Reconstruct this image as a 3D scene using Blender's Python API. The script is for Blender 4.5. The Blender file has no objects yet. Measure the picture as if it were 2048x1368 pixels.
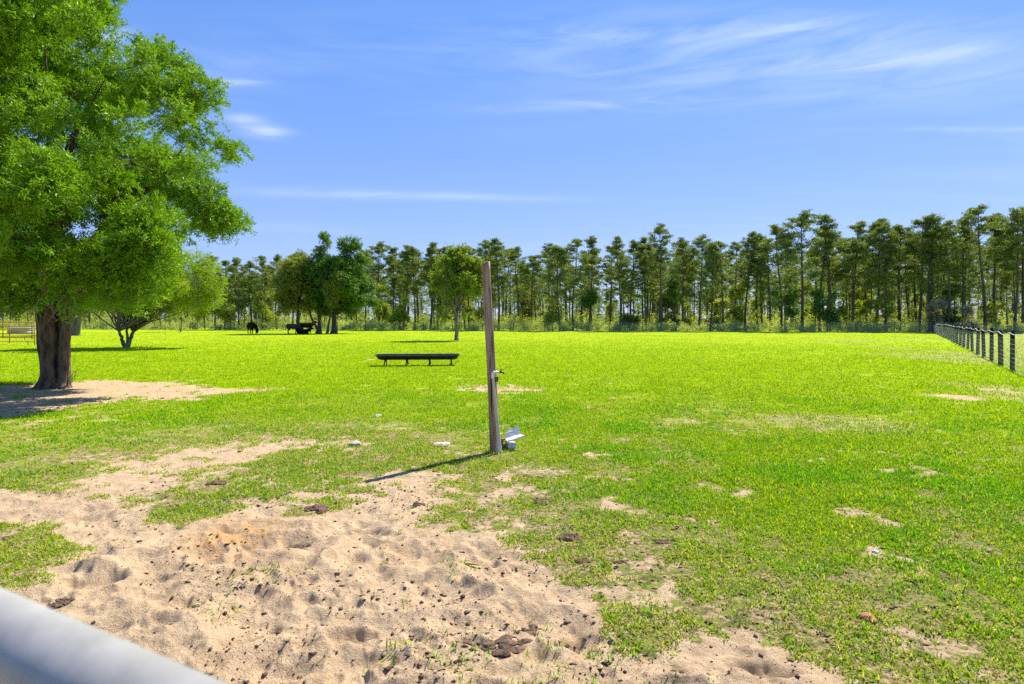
import bpy, math, random
import numpy as np
from mathutils import Vector, Matrix
R = math.radians
sc = bpy.context.scene
C = sc.collection
random.seed(5)

# ------------------------------------------------------------------ camera
H = 1.65            # eye height
F = 2048 * 21 / 36  # focal length in pixels of the 2048 px wide photo
CX, HY = 1024, 640  # vanishing column and horizon row
cd = bpy.data.cameras.new('camera'); cam = bpy.data.objects.new('camera', cd); C.objects.link(cam)
cam.location = (0, 0, H); cam.rotation_euler = (R(90), 0, 0)
cd.lens = 21; cd.sensor_width = 36; cd.shift_y = -(684 - HY) / 2048
cd.clip_start = 0.02; cd.clip_end = 8000
cd.dof.use_dof = True; cd.dof.focus_distance = 14; cd.dof.aperture_fstop = 7.5
sc.camera = cam

# ------------------------------------------------------------------ light
SUN_EL, SUN_AZ = 52, 38          # azimuth right of straight ahead
w = bpy.data.worlds.new('World'); sc.world = w; w.use_nodes = True
nt = w.node_tree; N = nt.nodes; L = nt.links
bg = N['Background']; bg.inputs['Strength'].default_value = 0.075
sky = N.new('ShaderNodeTexSky'); sky.sky_type = 'NISHITA'; sky.sun_disc = False
sky.sun_elevation = R(SUN_EL); sky.sun_rotation = R(SUN_AZ)
sky.air_density = 1.0; sky.dust_density = 0.3; sky.ozone_density = 3.0; sky.altitude = 0
def mathn(op, a, b=None, c=None, tree=None):
    n = (tree or nt).nodes.new('ShaderNodeMath'); n.operation = op
    for i, v in enumerate((a, b, c)):
        if v is None: continue
        if hasattr(v, 'is_output'): (tree or nt).links.new(v, n.inputs[i])
        else: n.inputs[i].default_value = v
    return n.outputs[0]
def mixn(fac, a, b, tree, mode='MIX'):
    n = tree.nodes.new('ShaderNodeMix'); n.data_type = 'RGBA'; n.blend_type = mode
    for s, v in ((n.inputs[0], fac), (n.inputs[6], a), (n.inputs[7], b)):
        if hasattr(v, 'is_output'): tree.links.new(v, s)
        elif isinstance(v, (int, float)): s.default_value = v
        else: s.default_value = (*v[:3], 1)
    return n.outputs[2]
def ramp(val, lo, hi, tree, a=0., b=1.):
    n = tree.nodes.new('ShaderNodeMapRange'); n.interpolation_type = 'SMOOTHSTEP'
    tree.links.new(val, n.inputs[0])
    for i, v in enumerate((lo, hi, a, b)): n.inputs[i + 1].default_value = v
    return n.outputs[0]
def noise(vec, scale, tree, detail=4, rough=.55, dist=0., dims='3D'):
    n = tree.nodes.new('ShaderNodeTexNoise'); n.noise_dimensions = dims
    if vec is not None: tree.links.new(vec, n.inputs['Vector'])
    n.inputs['Scale'].default_value = scale; n.inputs['Detail'].default_value = detail
    n.inputs['Roughness'].default_value = rough; n.inputs['Distortion'].default_value = dist
    return n.outputs[0]
tc = N.new('ShaderNodeTexCoord'); sep = N.new('ShaderNodeSeparateXYZ'); L.new(tc.outputs['Generated'], sep.inputs[0])
X, Y, Z = sep.outputs
tint = mixn(1.0, sky.outputs[0], mixn(ramp(Z, .05, .5, nt), (.90, .82, 1.14), (.84, .93, 1.16), nt), nt, 'MULTIPLY')
hs = N.new('ShaderNodeHueSaturation'); hs.inputs['Saturation'].default_value = 1.04; L.new(mixn(.6, tint, mixn(ramp(Z, .0, .48, nt), (2.75, 4.1, 6.75), (1.22, 2.70, 6.7), nt), nt), hs.inputs['Color'])
# cirrus: the direction projected on a high plane, streaks running left to right
za = mathn('ADD', mathn('MAXIMUM', Z, 0.0), 0.06)
u = mathn('DIVIDE', X, za); v = mathn('DIVIDE', Y, za)
comb = N.new('ShaderNodeCombineXYZ'); L.new(u, comb.inputs[0]); L.new(v, comb.inputs[1])
mp = N.new('ShaderNodeMapping'); L.new(comb.outputs[0], mp.inputs[0])
mp.inputs['Rotation'].default_value = (0, 0, R(-12)); mp.inputs['Scale'].default_value = (0.28, 1.5, 1)
n1 = noise(mp.outputs[0], 1.1, nt, 8, .62, .6)
mp2 = N.new('ShaderNodeMapping'); L.new(comb.outputs[0], mp2.inputs[0])
mp2.inputs['Scale'].default_value = (0.22, 0.5, 1); mp2.inputs['Location'].default_value = (3.1, 1.7, 0)
n2 = noise(mp2.outputs[0], 1.0, nt, 3, .5)
cir = mathn('MULTIPLY', ramp(n1, .46, .78, nt), ramp(n2, .38, .62, nt))
def streak(px, py, hw, hh, slope, amt):
    # a wisp of cloud centred at one bearing and elevation
    az = mathn('DIVIDE', X, mathn('MAXIMUM', Y, .05)); el = mathn('DIVIDE', Z, mathn('MAXIMUM', Y, .05))
    a0 = (px - CX) / F; e0 = (HY - py) / F
    da = mathn('SUBTRACT', az, a0); de = mathn('SUBTRACT', el, e0)
    de2 = mathn('SUBTRACT', de, mathn('MULTIPLY', da, slope))
    q = mathn('ADD', mathn('POWER', mathn('ABSOLUTE', mathn('MULTIPLY', da, F / hw)), 2), mathn('POWER', mathn('ABSOLUTE', mathn('MULTIPLY', de2, F / hh)), 2))
    g = mathn('POWER', 2.718, mathn('MULTIPLY', q, -1.0))
    return mathn('MULTIPLY', g, amt)
mp3 = N.new('ShaderNodeMapping'); L.new(tc.outputs['Generated'], mp3.inputs[0]); mp3.inputs['Scale'].default_value = (2.2, 2.2, 16)
mp3.inputs['Rotation'].default_value = (0, R(4), 0)
n3 = noise(mp3.outputs[0], 2.4, nt, 7, .6, .8)
wisp = None
for a in [(800, 390, 330, 9, -.02, .6), (1000, 396, 120, 6, -.03, .3), (530, 262, 45, 12, -.1, 1.3), (490, 238, 40, 10, -.1, .9), (215, 72, 40, 14, .1, 1.2),
          (1250, 205, 300, 12, .05, .55), (1850, 108, 420, 20, .09, .45), (1500, 62, 380, 30, .03, .55), (1980, 258, 200, 6, .0, .45), (480, 165, 60, 6, 0, .5),
          (1350, 90, 560, 70, .04, .42), (560, 455, 160, 10, -.04, .35), (1700, 160, 560, 60, .05, .42), (400, 140, 300, 60, .1, .25)]:
    s = streak(*a); wisp = s if wisp is None else mathn('ADD', wisp, s)
wisp = mathn('MULTIPLY', wisp, ramp(n3, .22, .80, nt))
hor = ramp(Z, .0, .10, nt)
tot = mathn('MINIMUM', mathn('ADD', mathn('MULTIPLY', mathn('MULTIPLY', cir, .10), hor), mathn('MULTIPLY', wisp, .42)), .7)
col = mixn(tot, hs.outputs[0], (8.2, 8.9, 9.8), nt)
L.new(col, bg.inputs['Color'])

sd = bpy.data.lights.new('sun', 'SUN'); sun = bpy.data.objects.new('sun', sd); C.objects.link(sun)
sd.energy = 5.0; sd.angle = R(.5); sd.color = (1, .945, .83)
sv = Vector((math.sin(R(SUN_AZ)) * math.cos(R(SUN_EL)), math.cos(R(SUN_AZ)) * math.cos(R(SUN_EL)), math.sin(R(SUN_EL))))
sun.rotation_euler = sv.to_track_quat('Z', 'Y').to_euler(); sun.location = (30, 30, 40)
vs = sc.view_settings; vs.view_transform = 'Standard'; vs.look = 'None'; vs.exposure = 1.0; vs.gamma = 1
sc.cycles.max_bounces = 8; sc.cycles.diffuse_bounces = 3; sc.cycles.transmission_bounces = 5; sc.cycles.transparent_max_bounces = 4
sc.cycles.use_denoising = False

# ------------------------------------------------------------------ helpers
def gp(px, py):
    y = H * F / (py - HY); return ((px - CX) / F * y, y)
def at(px, py, Yd):
    return ((px - CX) / F * Yd, Yd, H + (HY - py) / F * Yd)
def tag(o, label=None, cat=None, group=None, kind=None):
    if label: o['label'] = label
    if cat: o['category'] = cat
    if group: o['group'] = group
    if kind: o['kind'] = kind
    return o
def thing(name, label, cat, loc=(0, 0, 0), rz=0., group=None):
    o = bpy.data.objects.new(name, None); C.objects.link(o); o.empty_display_size = .2
    o.location = loc; o.rotation_euler = (0, 0, rz); return tag(o, label, cat, group)
def mesh_np(name, co, quads=None, tris=None, mats=(), parent=None, smooth=False, mi=None, col=None, attrs=None):
    me = bpy.data.meshes.new(name); co = np.asarray(co, np.float32)
    q = np.zeros((0, 4), np.int32) if quads is None else np.asarray(quads, np.int32).reshape(-1, 4)
    t = np.zeros((0, 3), np.int32) if tris is None else np.asarray(tris, np.int32).reshape(-1, 3)
    me.vertices.add(len(co)); me.vertices.foreach_set('co', co.ravel())
    nl = q.size + t.size; me.loops.add(nl)
    me.loops.foreach_set('vertex_index', np.concatenate([q.ravel(), t.ravel()]))
    me.polygons.add(len(q) + len(t))
    me.polygons.foreach_set('loop_start', np.concatenate([np.arange(len(q)) * 4, q.size + np.arange(len(t)) * 3]).astype(np.int32))
    if mi is not None: me.polygons.foreach_set('material_index', np.asarray(mi, np.int32))
    if smooth: me.polygons.foreach_set('use_smooth', np.ones(len(q) + len(t), bool))
    me.update(calc_edges=True)
    for m in mats: me.materials.append(m)
    if col is not None:
        a = me.color_attributes.new('Col', 'FLOAT_COLOR', 'POINT'); c4 = np.ones((len(co), 4), np.float32); c4[:, :3] = col
        a.data.foreach_set('color', c4.ravel())
    for k, vv in (attrs or {}).items():
        a = me.attributes.new(k, 'FLOAT', 'POINT'); a.data.foreach_set('value', np.asarray(vv, np.float32))
    o = bpy.data.objects.new(name, me); C.objects.link(o)
    if parent: o.parent = parent
    return o
class MB:
    """collects shapes, then links them as one mesh object"""
    def __init__(s): s.v = []; s.f = []; s.m = []
    def add(s, vs_, fs_, m=0):
        k = len(s.v); s.v += [tuple(p) for p in vs_]; s.f += [tuple(i + k for i in f) for f in fs_]; s.m += [m] * len(fs_)
    def tube(s, pts, rad, n=8, m=0, cap=True, wob=0., jit=None):
        pts = [Vector(p) for p in pts]; rad = rad if hasattr(rad, '__len__') else [rad] * len(pts)
        vs_ = []; ref = None
        for i, p in enumerate(pts):
            d = (pts[min(i + 1, len(pts) - 1)] - pts[max(i - 1, 0)]).normalized()
            if ref is None: ref = d.orthogonal().normalized()
            else:
                ref = ref - d * ref.dot(d); ref = ref.normalized() if ref.length > 1e-6 else d.orthogonal().normalized()
            b = d.cross(ref)
            for k in range(n):
                a = 2 * math.pi * k / n; rr = rad[i] * (1 + (random.uniform(-wob, wob) if wob else 0))
                vs_.append(p + (ref * math.cos(a) + b * math.sin(a)) * rr)
        fs_ = [(i * n + k, i * n + (k + 1) % n, (i + 1) * n + (k + 1) % n, (i + 1) * n + k) for i in range(len(pts) - 1) for k in range(n)]
        if cap: fs_ += [tuple(range(n))[::-1], tuple((len(pts) - 1) * n + k for k in range(n))]
        s.add(vs_, fs_, m); return s
    def box(s, c, size, rot=None, m=0, taper=1.):
        x, y, z = [a / 2 for a in size]; vs_ = []
        for dz in (-z, z):
            t = taper if dz > 0 else 1
            for dx, dy in ((-x, -y), (x, -y), (x, y), (-x, y)): vs_.append(Vector((dx * t, dy * t, dz)))
        if rot is not None: vs_ = [rot @ p for p in vs_]
        s.add([p + Vector(c) for p in vs_], [(0, 3, 2, 1), (4, 5, 6, 7), (0, 1, 5, 4), (1, 2, 6, 5), (2, 3, 7, 6), (3, 0, 4, 7)], m); return s
    def build(s, name, mats, parent=None, smooth=False, bevel=0):
        me = bpy.data.meshes.new(name); me.from_pydata([tuple(p) for p in s.v], [], s.f)
        for m in (mats if isinstance(mats, (list, tuple)) else [mats]): me.materials.append(m)
        me.polygons.foreach_set('material_index', s.m)
        if smooth: me.polygons.foreach_set('use_smooth', [True] * len(s.f))
        me.update(); o = bpy.data.objects.new(name, me); C.objects.link(o)
        if parent: o.parent = parent
        if bevel:
            b = o.modifiers.new('bevel', 'BEVEL'); b.width = bevel; b.segments = 2
        return o
RT = np.random.default_rng(11).random((256, 256))
RT3 = np.random.default_rng(12).random((64, 64, 64))
def vn(x, y, s=0):
    x = x + s * 17.31; y = y + s * 9.73
    ix = np.floor(x).astype(np.int64); iy = np.floor(y).astype(np.int64); fx = x - ix; fy = y - iy
    fx = fx * fx * (3 - 2 * fx); fy = fy * fy * (3 - 2 * fy)
    g = lambda a, b: RT[a & 255, b & 255]
    return (g(ix, iy) * (1 - fx) + g(ix + 1, iy) * fx) * (1 - fy) + (g(ix, iy + 1) * (1 - fx) + g(ix + 1, iy + 1) * fx) * fy
def fbm(x, y, o=4, s=0, g=.5):
    t = 0; a = 1; n = 0
    for k in range(o): t = t + a * vn(x * 2 ** k, y * 2 ** k, s + k * 3); n += a; a *= g
    return t / n - .5
def vn3(p):
    i = np.floor(p).astype(np.int64); f = p - i; f = f * f * (3 - 2 * f); t = 0
    for a in (0, 1):
        for b in (0, 1):
            for c in (0, 1):
                wgt = (f[:, 0] if a else 1 - f[:, 0]) * (f[:, 1] if b else 1 - f[:, 1]) * (f[:, 2] if c else 1 - f[:, 2])
                t = t + wgt * RT3[(i[:, 0] + a) & 63, (i[:, 1] + b) & 63, (i[:, 2] + c) & 63]
    return t
def sst(x, a, b):
    t = np.clip((x - a) / (b - a), 0, 1); return t * t * (3 - 2 * t)

# ------------------------------------------------------------------ materials
def mat(name):
    m = bpy.data.materials.new(name); m.use_nodes = True; return m, m.node_tree, m.node_tree.nodes['Principled BSDF']
def simple(name, c1, c2=None, scale=8, rough=.7, metal=0, bump=0., bscale=30, stretch=(1, 1, 1), detail=6, spec=.5):
    m, t, p = mat(name); tcn = t.nodes.new('ShaderNodeTexCoord'); mpn = t.nodes.new('ShaderNodeMapping')
    t.links.new(tcn.outputs['Object'], mpn.inputs[0]); mpn.inputs['Scale'].default_value = stretch
    n = noise(mpn.outputs[0], scale, t, detail, .6)
    t.links.new(mixn(ramp(n, .3, .7, t), c1, c2 or c1, t), p.inputs['Base Color'])
    p.inputs['Roughness'].default_value = rough; p.inputs['Metallic'].default_value = metal
    p.inputs['Specular IOR Level'].default_value = spec
    if bump:
        n2_ = noise(mpn.outputs[0], bscale, t, 8, .65); b = t.nodes.new('ShaderNodeBump'); b.inputs['Strength'].default_value = bump
        b.inputs['Distance'].default_value = .02; t.links.new(n2_, b.inputs['Height']); t.links.new(b.outputs[0], p.inputs['Normal'])
    return m
def leafy(name, c1, c2, trans=.45, rnd=.5, scale=.6, use_col=False, tcol=None, gloss=.02):
    """thin leaves: diffuse on the lit face, light passing through to the other"""
    m = bpy.data.materials.new(name); m.use_nodes = True; t = m.node_tree; t.nodes.remove(t.nodes['Principled BSDF'])
    out = t.nodes['Material Output']
    if use_col:
        a = t.nodes.new('ShaderNodeAttribute'); a.attribute_name = 'Col'; c = a.outputs['Color']
    else:
        tcn = t.nodes.new('ShaderNodeTexCoord'); n = noise(tcn.outputs['Object'], scale, t, 3, .5)
        g = t.nodes.new('ShaderNodeNewGeometry')
        f = mathn('ADD', mathn('MULTIPLY', ramp(n, .35, .65, t), 1 - rnd), mathn('MULTIPLY', g.outputs['Random Per Island'], rnd), tree=t)
        c = mixn(f, c1, c2, t)
        oi = t.nodes.new('ShaderNodeObjectInfo')
        br = mathn('ADD', mathn('MULTIPLY', oi.outputs['Random'], .4), .8, tree=t)
        cb = t.nodes.new('ShaderNodeCombineXYZ')
        for k in range(3): t.links.new(br, cb.inputs[k])
        c = mixn(1., c, cb.outputs[0], t, 'MULTIPLY')
    d = t.nodes.new('ShaderNodeBsdfDiffuse'); t.links.new(c, d.inputs[0])
    tr = t.nodes.new('ShaderNodeBsdfTranslucent')
    t.links.new(mixn(1., c, tcol or (1.25, 1.15, .55), t, 'MULTIPLY'), tr.inputs[0])
    mx = t.nodes.new('ShaderNodeMixShader'); mx.inputs[0].default_value = trans
    t.links.new(d.outputs[0], mx.inputs[1]); t.links.new(tr.outputs[0], mx.inputs[2])
    gl = t.nodes.new('ShaderNodeBsdfGlossy'); gl.inputs['Roughness'].default_value = .45; gl.inputs[0].default_value = (.9, .95, .9, 1)
    mx2 = t.nodes.new('ShaderNodeMixShader'); mx2.inputs[0].default_value = gloss
    t.links.new(mx.outputs[0], mx2.inputs[1]); t.links.new(gl.outputs[0], mx2.inputs[2])
    t.links.new(mx2.outputs[0], out.inputs[0]); return m
M = {}
M['bark'] = simple('oak bark', (.035, .024, .015), (.21, .145, .09), 9, .95, bump=1., bscale=20, stretch=(1, 1, .28))
M['bark_grey'] = simple('grey bark', (.08, .07, .055), (.22, .19, .155), 5, .95, bump=.8, bscale=14, stretch=(1, 1, .3))
M['bark_pine'] = simple('pine bark', (.045, .036, .030), (.13, .105, .085), 3, .95, bump=.6, bscale=8, stretch=(1, 1, .3))
M['twig'] = simple('twig bark', (.07, .055, .04), (.15, .12, .09), 10, .95)
M['deadtwig'] = simple('bare twig', (.22, .18, .13), (.32, .28, .2), 10, .95)
M['oak_leaf'] = leafy('oak leaves', (.010, .062, .017), (.155, .29, .006), .30, .55, .55, tcol=(1.2, 1.15, .5))  # dark teal end paints shade inside the crown, bright end its sunlit tips
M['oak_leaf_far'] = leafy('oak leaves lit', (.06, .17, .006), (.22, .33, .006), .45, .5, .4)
M['lone_leaf'] = leafy('lone oak leaves', (.045, .10, .015), (.17, .24, .018), .45, .5, .5)
M['dark_leaf'] = leafy('dense leaves', (.025, .085, .02), (.09, .185, .022), .42, .5, .3)
M['dull_leaf'] = leafy('dull leaves', (.07, .11, .022), (.17, .21, .03), .45, .5, .3)
M['far_leaf'] = leafy('far wood leaves', (.03, .065, .022), (.11, .16, .035), .4, .5, .3)
M['young_leaf'] = leafy('young leaves', (.08, .16, .015), (.23, .30, .03), .48, .5, .35)
M['needle'] = leafy('pine needles', (.036, .078, .018), (.125, .175, .030), .42, .55, .5, tcol=(1.2, 1.1, .6), gloss=.04)
M['bush_leaf'] = leafy('undergrowth leaves', (.07, .13, .02), (.30, .36, .08), .52, .6, .25)
M['grey_leaf'] = leafy('greyish leaves', (.14, .15, .10), (.30, .30, .22), .4, .6, .4)
M['grass'] = leafy('grass blades', None, None, .45, use_col=True, tcol=(1.2, 1.15, .4), gloss=.008)
M['black_plastic'] = simple('black plastic', (.012, .012, .013), (.03, .03, .033), 3, .45, bump=.1, bscale=3, spec=.3)
M['dark_steel'] = simple('dark painted steel', (.015, .014, .014), (.05, .045, .04), 20, .5, .3)
M['rust'] = simple('rusty red steel', (.34, .085, .03), (.55, .20, .09), 6, .75, .1, .3, 40)
M['dark_rust'] = simple('dark steel pipe', (.06, .025, .015), (.12, .05, .03), 6, .75, .1, .3, 40)
M['galv'] = simple('galvanised steel', (.25, .24, .22), (.36, .345, .32), 14, .5, .15, .06, 60)
M['wire'] = simple('fence wire', (.55, .55, .54), (.78, .78, .76), 20, .4, .3)
M['white_metal'] = simple('white painted metal', (.62, .59, .54), (.82, .79, .74), 14, .45, .1, .15, 60)
M['pvc'] = simple('white plastic pipe', (.66, .66, .64), (.80, .80, .78), 12, .4)
M['pale_wood'] = simple('pale weathered wood', (.46, .42, .36), (.74, .69, .60), 16, .85, bump=.5, bscale=30, stretch=(1, 1, .06))
M['brown_wood'] = simple('brown wood block', (.10, .06, .03), (.22, .14, .08), 16, .85, bump=.4, bscale=30, stretch=(1, 1, .2))
M['brass'] = simple('dark tap metal', (.03, .025, .02), (.12, .09, .05), 30, .45, .6)
M['concrete'] = simple('pale concrete', (.38, .42, .47), (.6, .62, .63), 20, .9, bump=.3, bscale=60)
M['stone'] = simple('pale stone', (.30, .23, .17), (.50, .42, .33), 14, .85, bump=.6, bscale=40)
M['soil'] = simple('dark soil', (.045, .024, .012), (.20, .12, .07), 22, 1., bump=1., bscale=50)
M['fungus'] = simple('orange brown dung', (.22, .08, .02), (.42, .20, .08), 30, .9, bump=.8, bscale=60)
M['cow_black'] = simple('black coat', (.006, .005, .005), (.014, .011, .010), 4, .9, spec=.1)
M['hay'] = leafy('dry straw', (.34, .27, .18), (.52, .44, .32), .3, .9, 8)
M['hay'].name = 'dry straw'
M['dark_post'] = simple('dark fence post', (.010, .011, .009), (.04, .036, .028), 8, .9, spec=.15, bump=.4, bscale=30, stretch=(1, 1, .1))
M['grey_post'] = simple('grey brown fence post', (.035, .024, .018), (.10, .075, .055), 8, .9, spec=.15, bump=.4, bscale=30, stretch=(1, 1, .1))
def cow_red():
    m, t, p = mat('red brown back coat'); tcn = t.nodes.new('ShaderNodeTexCoord'); s = t.nodes.new('ShaderNodeSeparateXYZ')
    t.links.new(tcn.outputs['Object'], s.inputs[0]); n = noise(tcn.outputs['Object'], 5, t, 4)
    f = ramp(mathn('ADD', s.outputs[2], mathn('MULTIPLY', n, .25, tree=t), tree=t), 1.15, 1.38, t)
    t.links.new(mixn(f, (.010, .007, .006), (.14, .032, .014), t), p.inputs['Base Color']); p.inputs['Roughness'].default_value = .6; return m
M['cow_red'] = cow_red()
def post_mat():
    m, t, p = mat('weathered post'); tcn = t.nodes.new('ShaderNodeTexCoord')
    mp_ = t.nodes.new('ShaderNodeMapping'); t.links.new(tcn.outputs['Object'], mp_.inputs[0]); mp_.inputs['Scale'].default_value = (1, 1, .035)
    fine = noise(mp_.outputs[0], 90, t, 8, .7); mp2_ = t.nodes.new('ShaderNodeMapping'); t.links.new(tcn.outputs['Object'], mp2_.inputs[0])
    mp2_.inputs['Scale'].default_value = (1, 1, .12); big = noise(mp2_.outputs[0], 9, t, 4, .6, .5)
    c = mixn(ramp(fine, .35, .68, t), (.11, .056, .032), (.46, .30, .20), t)
    c = mixn(mathn('MULTIPLY', ramp(big, .42, .62, t), .65, tree=t), c, (.38, .30, .23), t)
    crack = noise(mp_.outputs[0], 34, t, 3, .5, .3)
    c = mixn(ramp(crack, .60, .68, t), c, (.02, .012, .008), t)
    vor = t.nodes.new('ShaderNodeTexVoronoi'); mp3_ = t.nodes.new('ShaderNodeMapping'); t.links.new(tcn.outputs['Object'], mp3_.inputs[0])
    mp3_.inputs['Scale'].default_value = (6, 6, 2.6); t.links.new(mp3_.outputs[0], vor.inputs['Vector']); vor.inputs['Scale'].default_value = 1.
    c = mixn(ramp(vor.outputs['Distance'], .10, .16, t, .8, 0.), c, (.04, .02, .01), t)
    t.links.new(c, p.inputs['Base Color']); p.inputs['Roughness'].default_value = .9
    b = t.nodes.new('ShaderNodeBump'); b.inputs['Strength'].default_value = .9; b.inputs['Distance'].default_value = .01
    t.links.new(mathn('SUBTRACT', fine, ramp(crack, .58, .68, t), tree=t), b.inputs['Height']); t.links.new(b.outputs[0], p.inputs['Normal']); return m
M['post'] = post_mat()

# ------------------------------------------------------------------ where grass grows and sand lies bare (plan of the paddock)
def P(pts): return np.array([gp(*p) for p in pts])
def poly_sd(x, y, poly):
    """signed distance in metres, positive inside"""
    d = np.full(x.shape, 1e9); ins = np.zeros(x.shape, bool); n = len(poly)
    for i in range(n):
        ax, ay = poly[i]; bx, by = poly[(i + 1) % n]; ex, ey = bx - ax, by - ay
        t = np.clip(((x - ax) * ex + (y - ay) * ey) / (ex * ex + ey * ey + 1e-12), 0, 1)
        d = np.minimum(d, np.hypot(x - ax - t * ex, y - ay - t * ey))
        c = ((ay > y) != (by > y)) & (x < (bx - ax) * (y - ay) / (by - ay + 1e-12) + ax); ins ^= c
    return np.where(ins, d, -d)
SAND = np.vstack([P([(-500, 1010), (-100, 985), (60, 975), (160, 962), (205, 918), (262, 916), (370, 893), (520, 882), (650, 876), (745, 888), (700, 905),
          (560, 905), (470, 935), (380, 965), (300, 990), (262, 1012), (300, 1046), (380, 1052), (450, 1020), (560, 990), (700, 962), (800, 945), (905, 948),
          (925, 985), (890, 1015), (900, 1040), (1000, 1062), (1075, 1105), (1100, 1150), (1165, 1180), (1195, 1225), (1275, 1295), (1390, 1285), (1500, 1278),
          (1600, 1318), (1710, 1368), (1760, 1440), (1900, 1800)]), np.array([[1.2, .8], [1.5, -3], [-9, -3], [-9, 5.]])])
ISLE = P([(-60, 1045), (40, 1040), (95, 1062), (120, 1110), (85, 1165), (0, 1185), (-200, 1200)])
ISLE2 = P([(565, 1032), (600, 1005), (690, 990), (722, 1004), (640, 1040)])
ISLE3 = P([(820, 1050), (850, 1030), (920, 1035), (980, 1060), (900, 1072)])
TREE_SAND = P([(-160, 790), (0, 768), (90, 762), (250, 757), (380, 764), (530, 778), (520, 788), (400, 800), (230, 806), (120, 822), (0, 832), (-160, 850)])
ELL = [(990, 779, 105, 9, .9), (1900, 795, 50, 8, .95), (1990, 782, 70, 12, .6), (745, 718, 12, 3, .9), (1215, 905, 50, 9, .6), (1465, 975, 90, 14, .55),
       (1795, 944, 70, 10, .6), (1060, 948, 45, 6, .3), (700, 880, 60, 10, .7), (1250, 1075, 60, 15, .35), (1130, 1078, 45, 14, .6), (1940, 1110, 90, 25, .35), (1560, 1090, 120, 22, .4),
       (1880, 1300, 120, 30, .45), (1500, 1210, 60, 15, .3), (1310, 1130, 90, 25, .4), (60, 842, 60, 3, .8), (30, 845, 50, 3, .7), (380, 1000, 60, 8, .0), (1160, 800, 40, 3, .3)]
def sand_mask(x, y):
    wob = fbm(x * 1.3, y * 1.3, 4, 1) * 1.1 + fbm(x * 7, y * 7, 3, 2) * .45
    sz = np.clip(y / 9, .35, 1.6)
    m = sst(poly_sd(x, y, SAND) + wob * .8 * sz, -.75 * sz, .62 * sz) * (1 - .30 * sst(y, 4.6, 6.0))
    for isl in (ISLE, ISLE2, ISLE3): m = m * (1 - sst(poly_sd(x, y, isl) + wob * .6, -.24, .24) * (.86 if isl is not ISLE3 else .6))
    m = np.maximum(m, (.84 + .5 * fbm(x * 2, y * 2, 3, 62)) * sst(poly_sd(x, y, TREE_SAND) + wob * 1.6, -.6, .9))
    # small worn flecks of bare ground all over the near turf
    fl = fbm(x * 2.3, y * 2.3, 5, 71, .62); m = np.maximum(m, .45 * sst(fl, .06, .17) * (1 - sst(y, 6.5, 13)) * sst(x + y * .6, -2.5, 0))
    fl2 = fbm(x * 1.1, y * 2.2, 5, 72, .62); m = np.maximum(m, .36 * sst(fl2, .11, .20) * sst(y, 5, 8) * (1 - sst(y, 15, 30)))
    for px, py, hw, hh, amt in ELL:
        cx, cy = gp(px, py); rx = hw / F * cy; ry = abs(gp(px, py - hh)[1] - gp(px, py + hh)[1]) / 2
        q = ((x - cx) / rx) ** 2 + ((y - cy) / ry) ** 2
        m = np.maximum(m, amt * .72 * sst(1 - q + wob * 2.2 + fbm(x * 3, y * 3, 3, 61) * 1.6, -.3, .9))
    return m
DRY = [(1920, 716, 110, 16), (1700, 682, 90, 2), (1835, 680, 50, 2), (1960, 775, 90, 14), (2080, 800, 90, 20), (1700, 850, 200, 25), (2100, 720, 60, 40)]
def dry_mask(x, y):
    m = np.zeros(x.shape); wob = fbm(x * .5, y * .5, 4, 5) * 2
    for px, py, hw, hh in DRY:
        cx, cy = gp(px, py); rx = hw / F * cy; ry = abs(gp(px, py - hh)[1] - gp(px, py + hh)[1]) / 2
        m = np.maximum(m, sst(1 - ((x - cx) / rx) ** 2 - ((y - cy) / ry) ** 2 + wob, 0, .9))
    side = (x - 16.5) - .663 * (y - 19.7)          # beyond the side fence the field is duller
    return np.maximum(m, sst(side, -.3, .6) * .75)
def sparse_mask(x, y):
    """thin worn turf near the sand"""
    d = -poly_sd(x, y, SAND)
    a = 1 - sst(d, .1, 2.6)
    b = (1 - sst(y, 2.6, 6.0)) * .5
    c = sst(fbm(x * .8, y * .8, 4, 31) + .5, .45, .7) * (1 - sst(y, 6, 16)) * .7
    return np.clip(np.maximum(np.maximum(a, b), c), 0, 1)
def cells(x, y, size, seed, keep, r0, r1, depth, rim):
    z = np.zeros(x.shape); ix = np.floor(x / size).astype(np.int64); iy = np.floor(y / size).astype(np.int64)
    for a in (-1, 0, 1):
        for b in (-1, 0, 1):
            jx, jy = ix + a, iy + b; h = lambda k: RT[(jx * 7 + seed * 13 + k * 31) & 255, (jy * 5 + k * 57 + seed) & 255]
            cx = (jx + .15 + .7 * h(1)) * size; cy = (jy + .15 + .7 * h(2)) * size
            r = r0 + (r1 - r0) * h(3); an = h(4) * 6.28; dx = x - cx; dy = y - cy
            ux = dx * np.cos(an) + dy * np.sin(an); uy = (-dx * np.sin(an) + dy * np.cos(an)) * (1.1 + h(6) * .8)
            q = np.hypot(ux, uy) / r
            p = -np.exp(-(q ** 2) * 1.6) * (1 - .3 * ux / r * np.exp(-q * q)) + rim * np.exp(-((q - 1.25) / .35) ** 2)
            z += np.where(h(5) < keep, p * depth * r / r1, 0)
    return z
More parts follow.
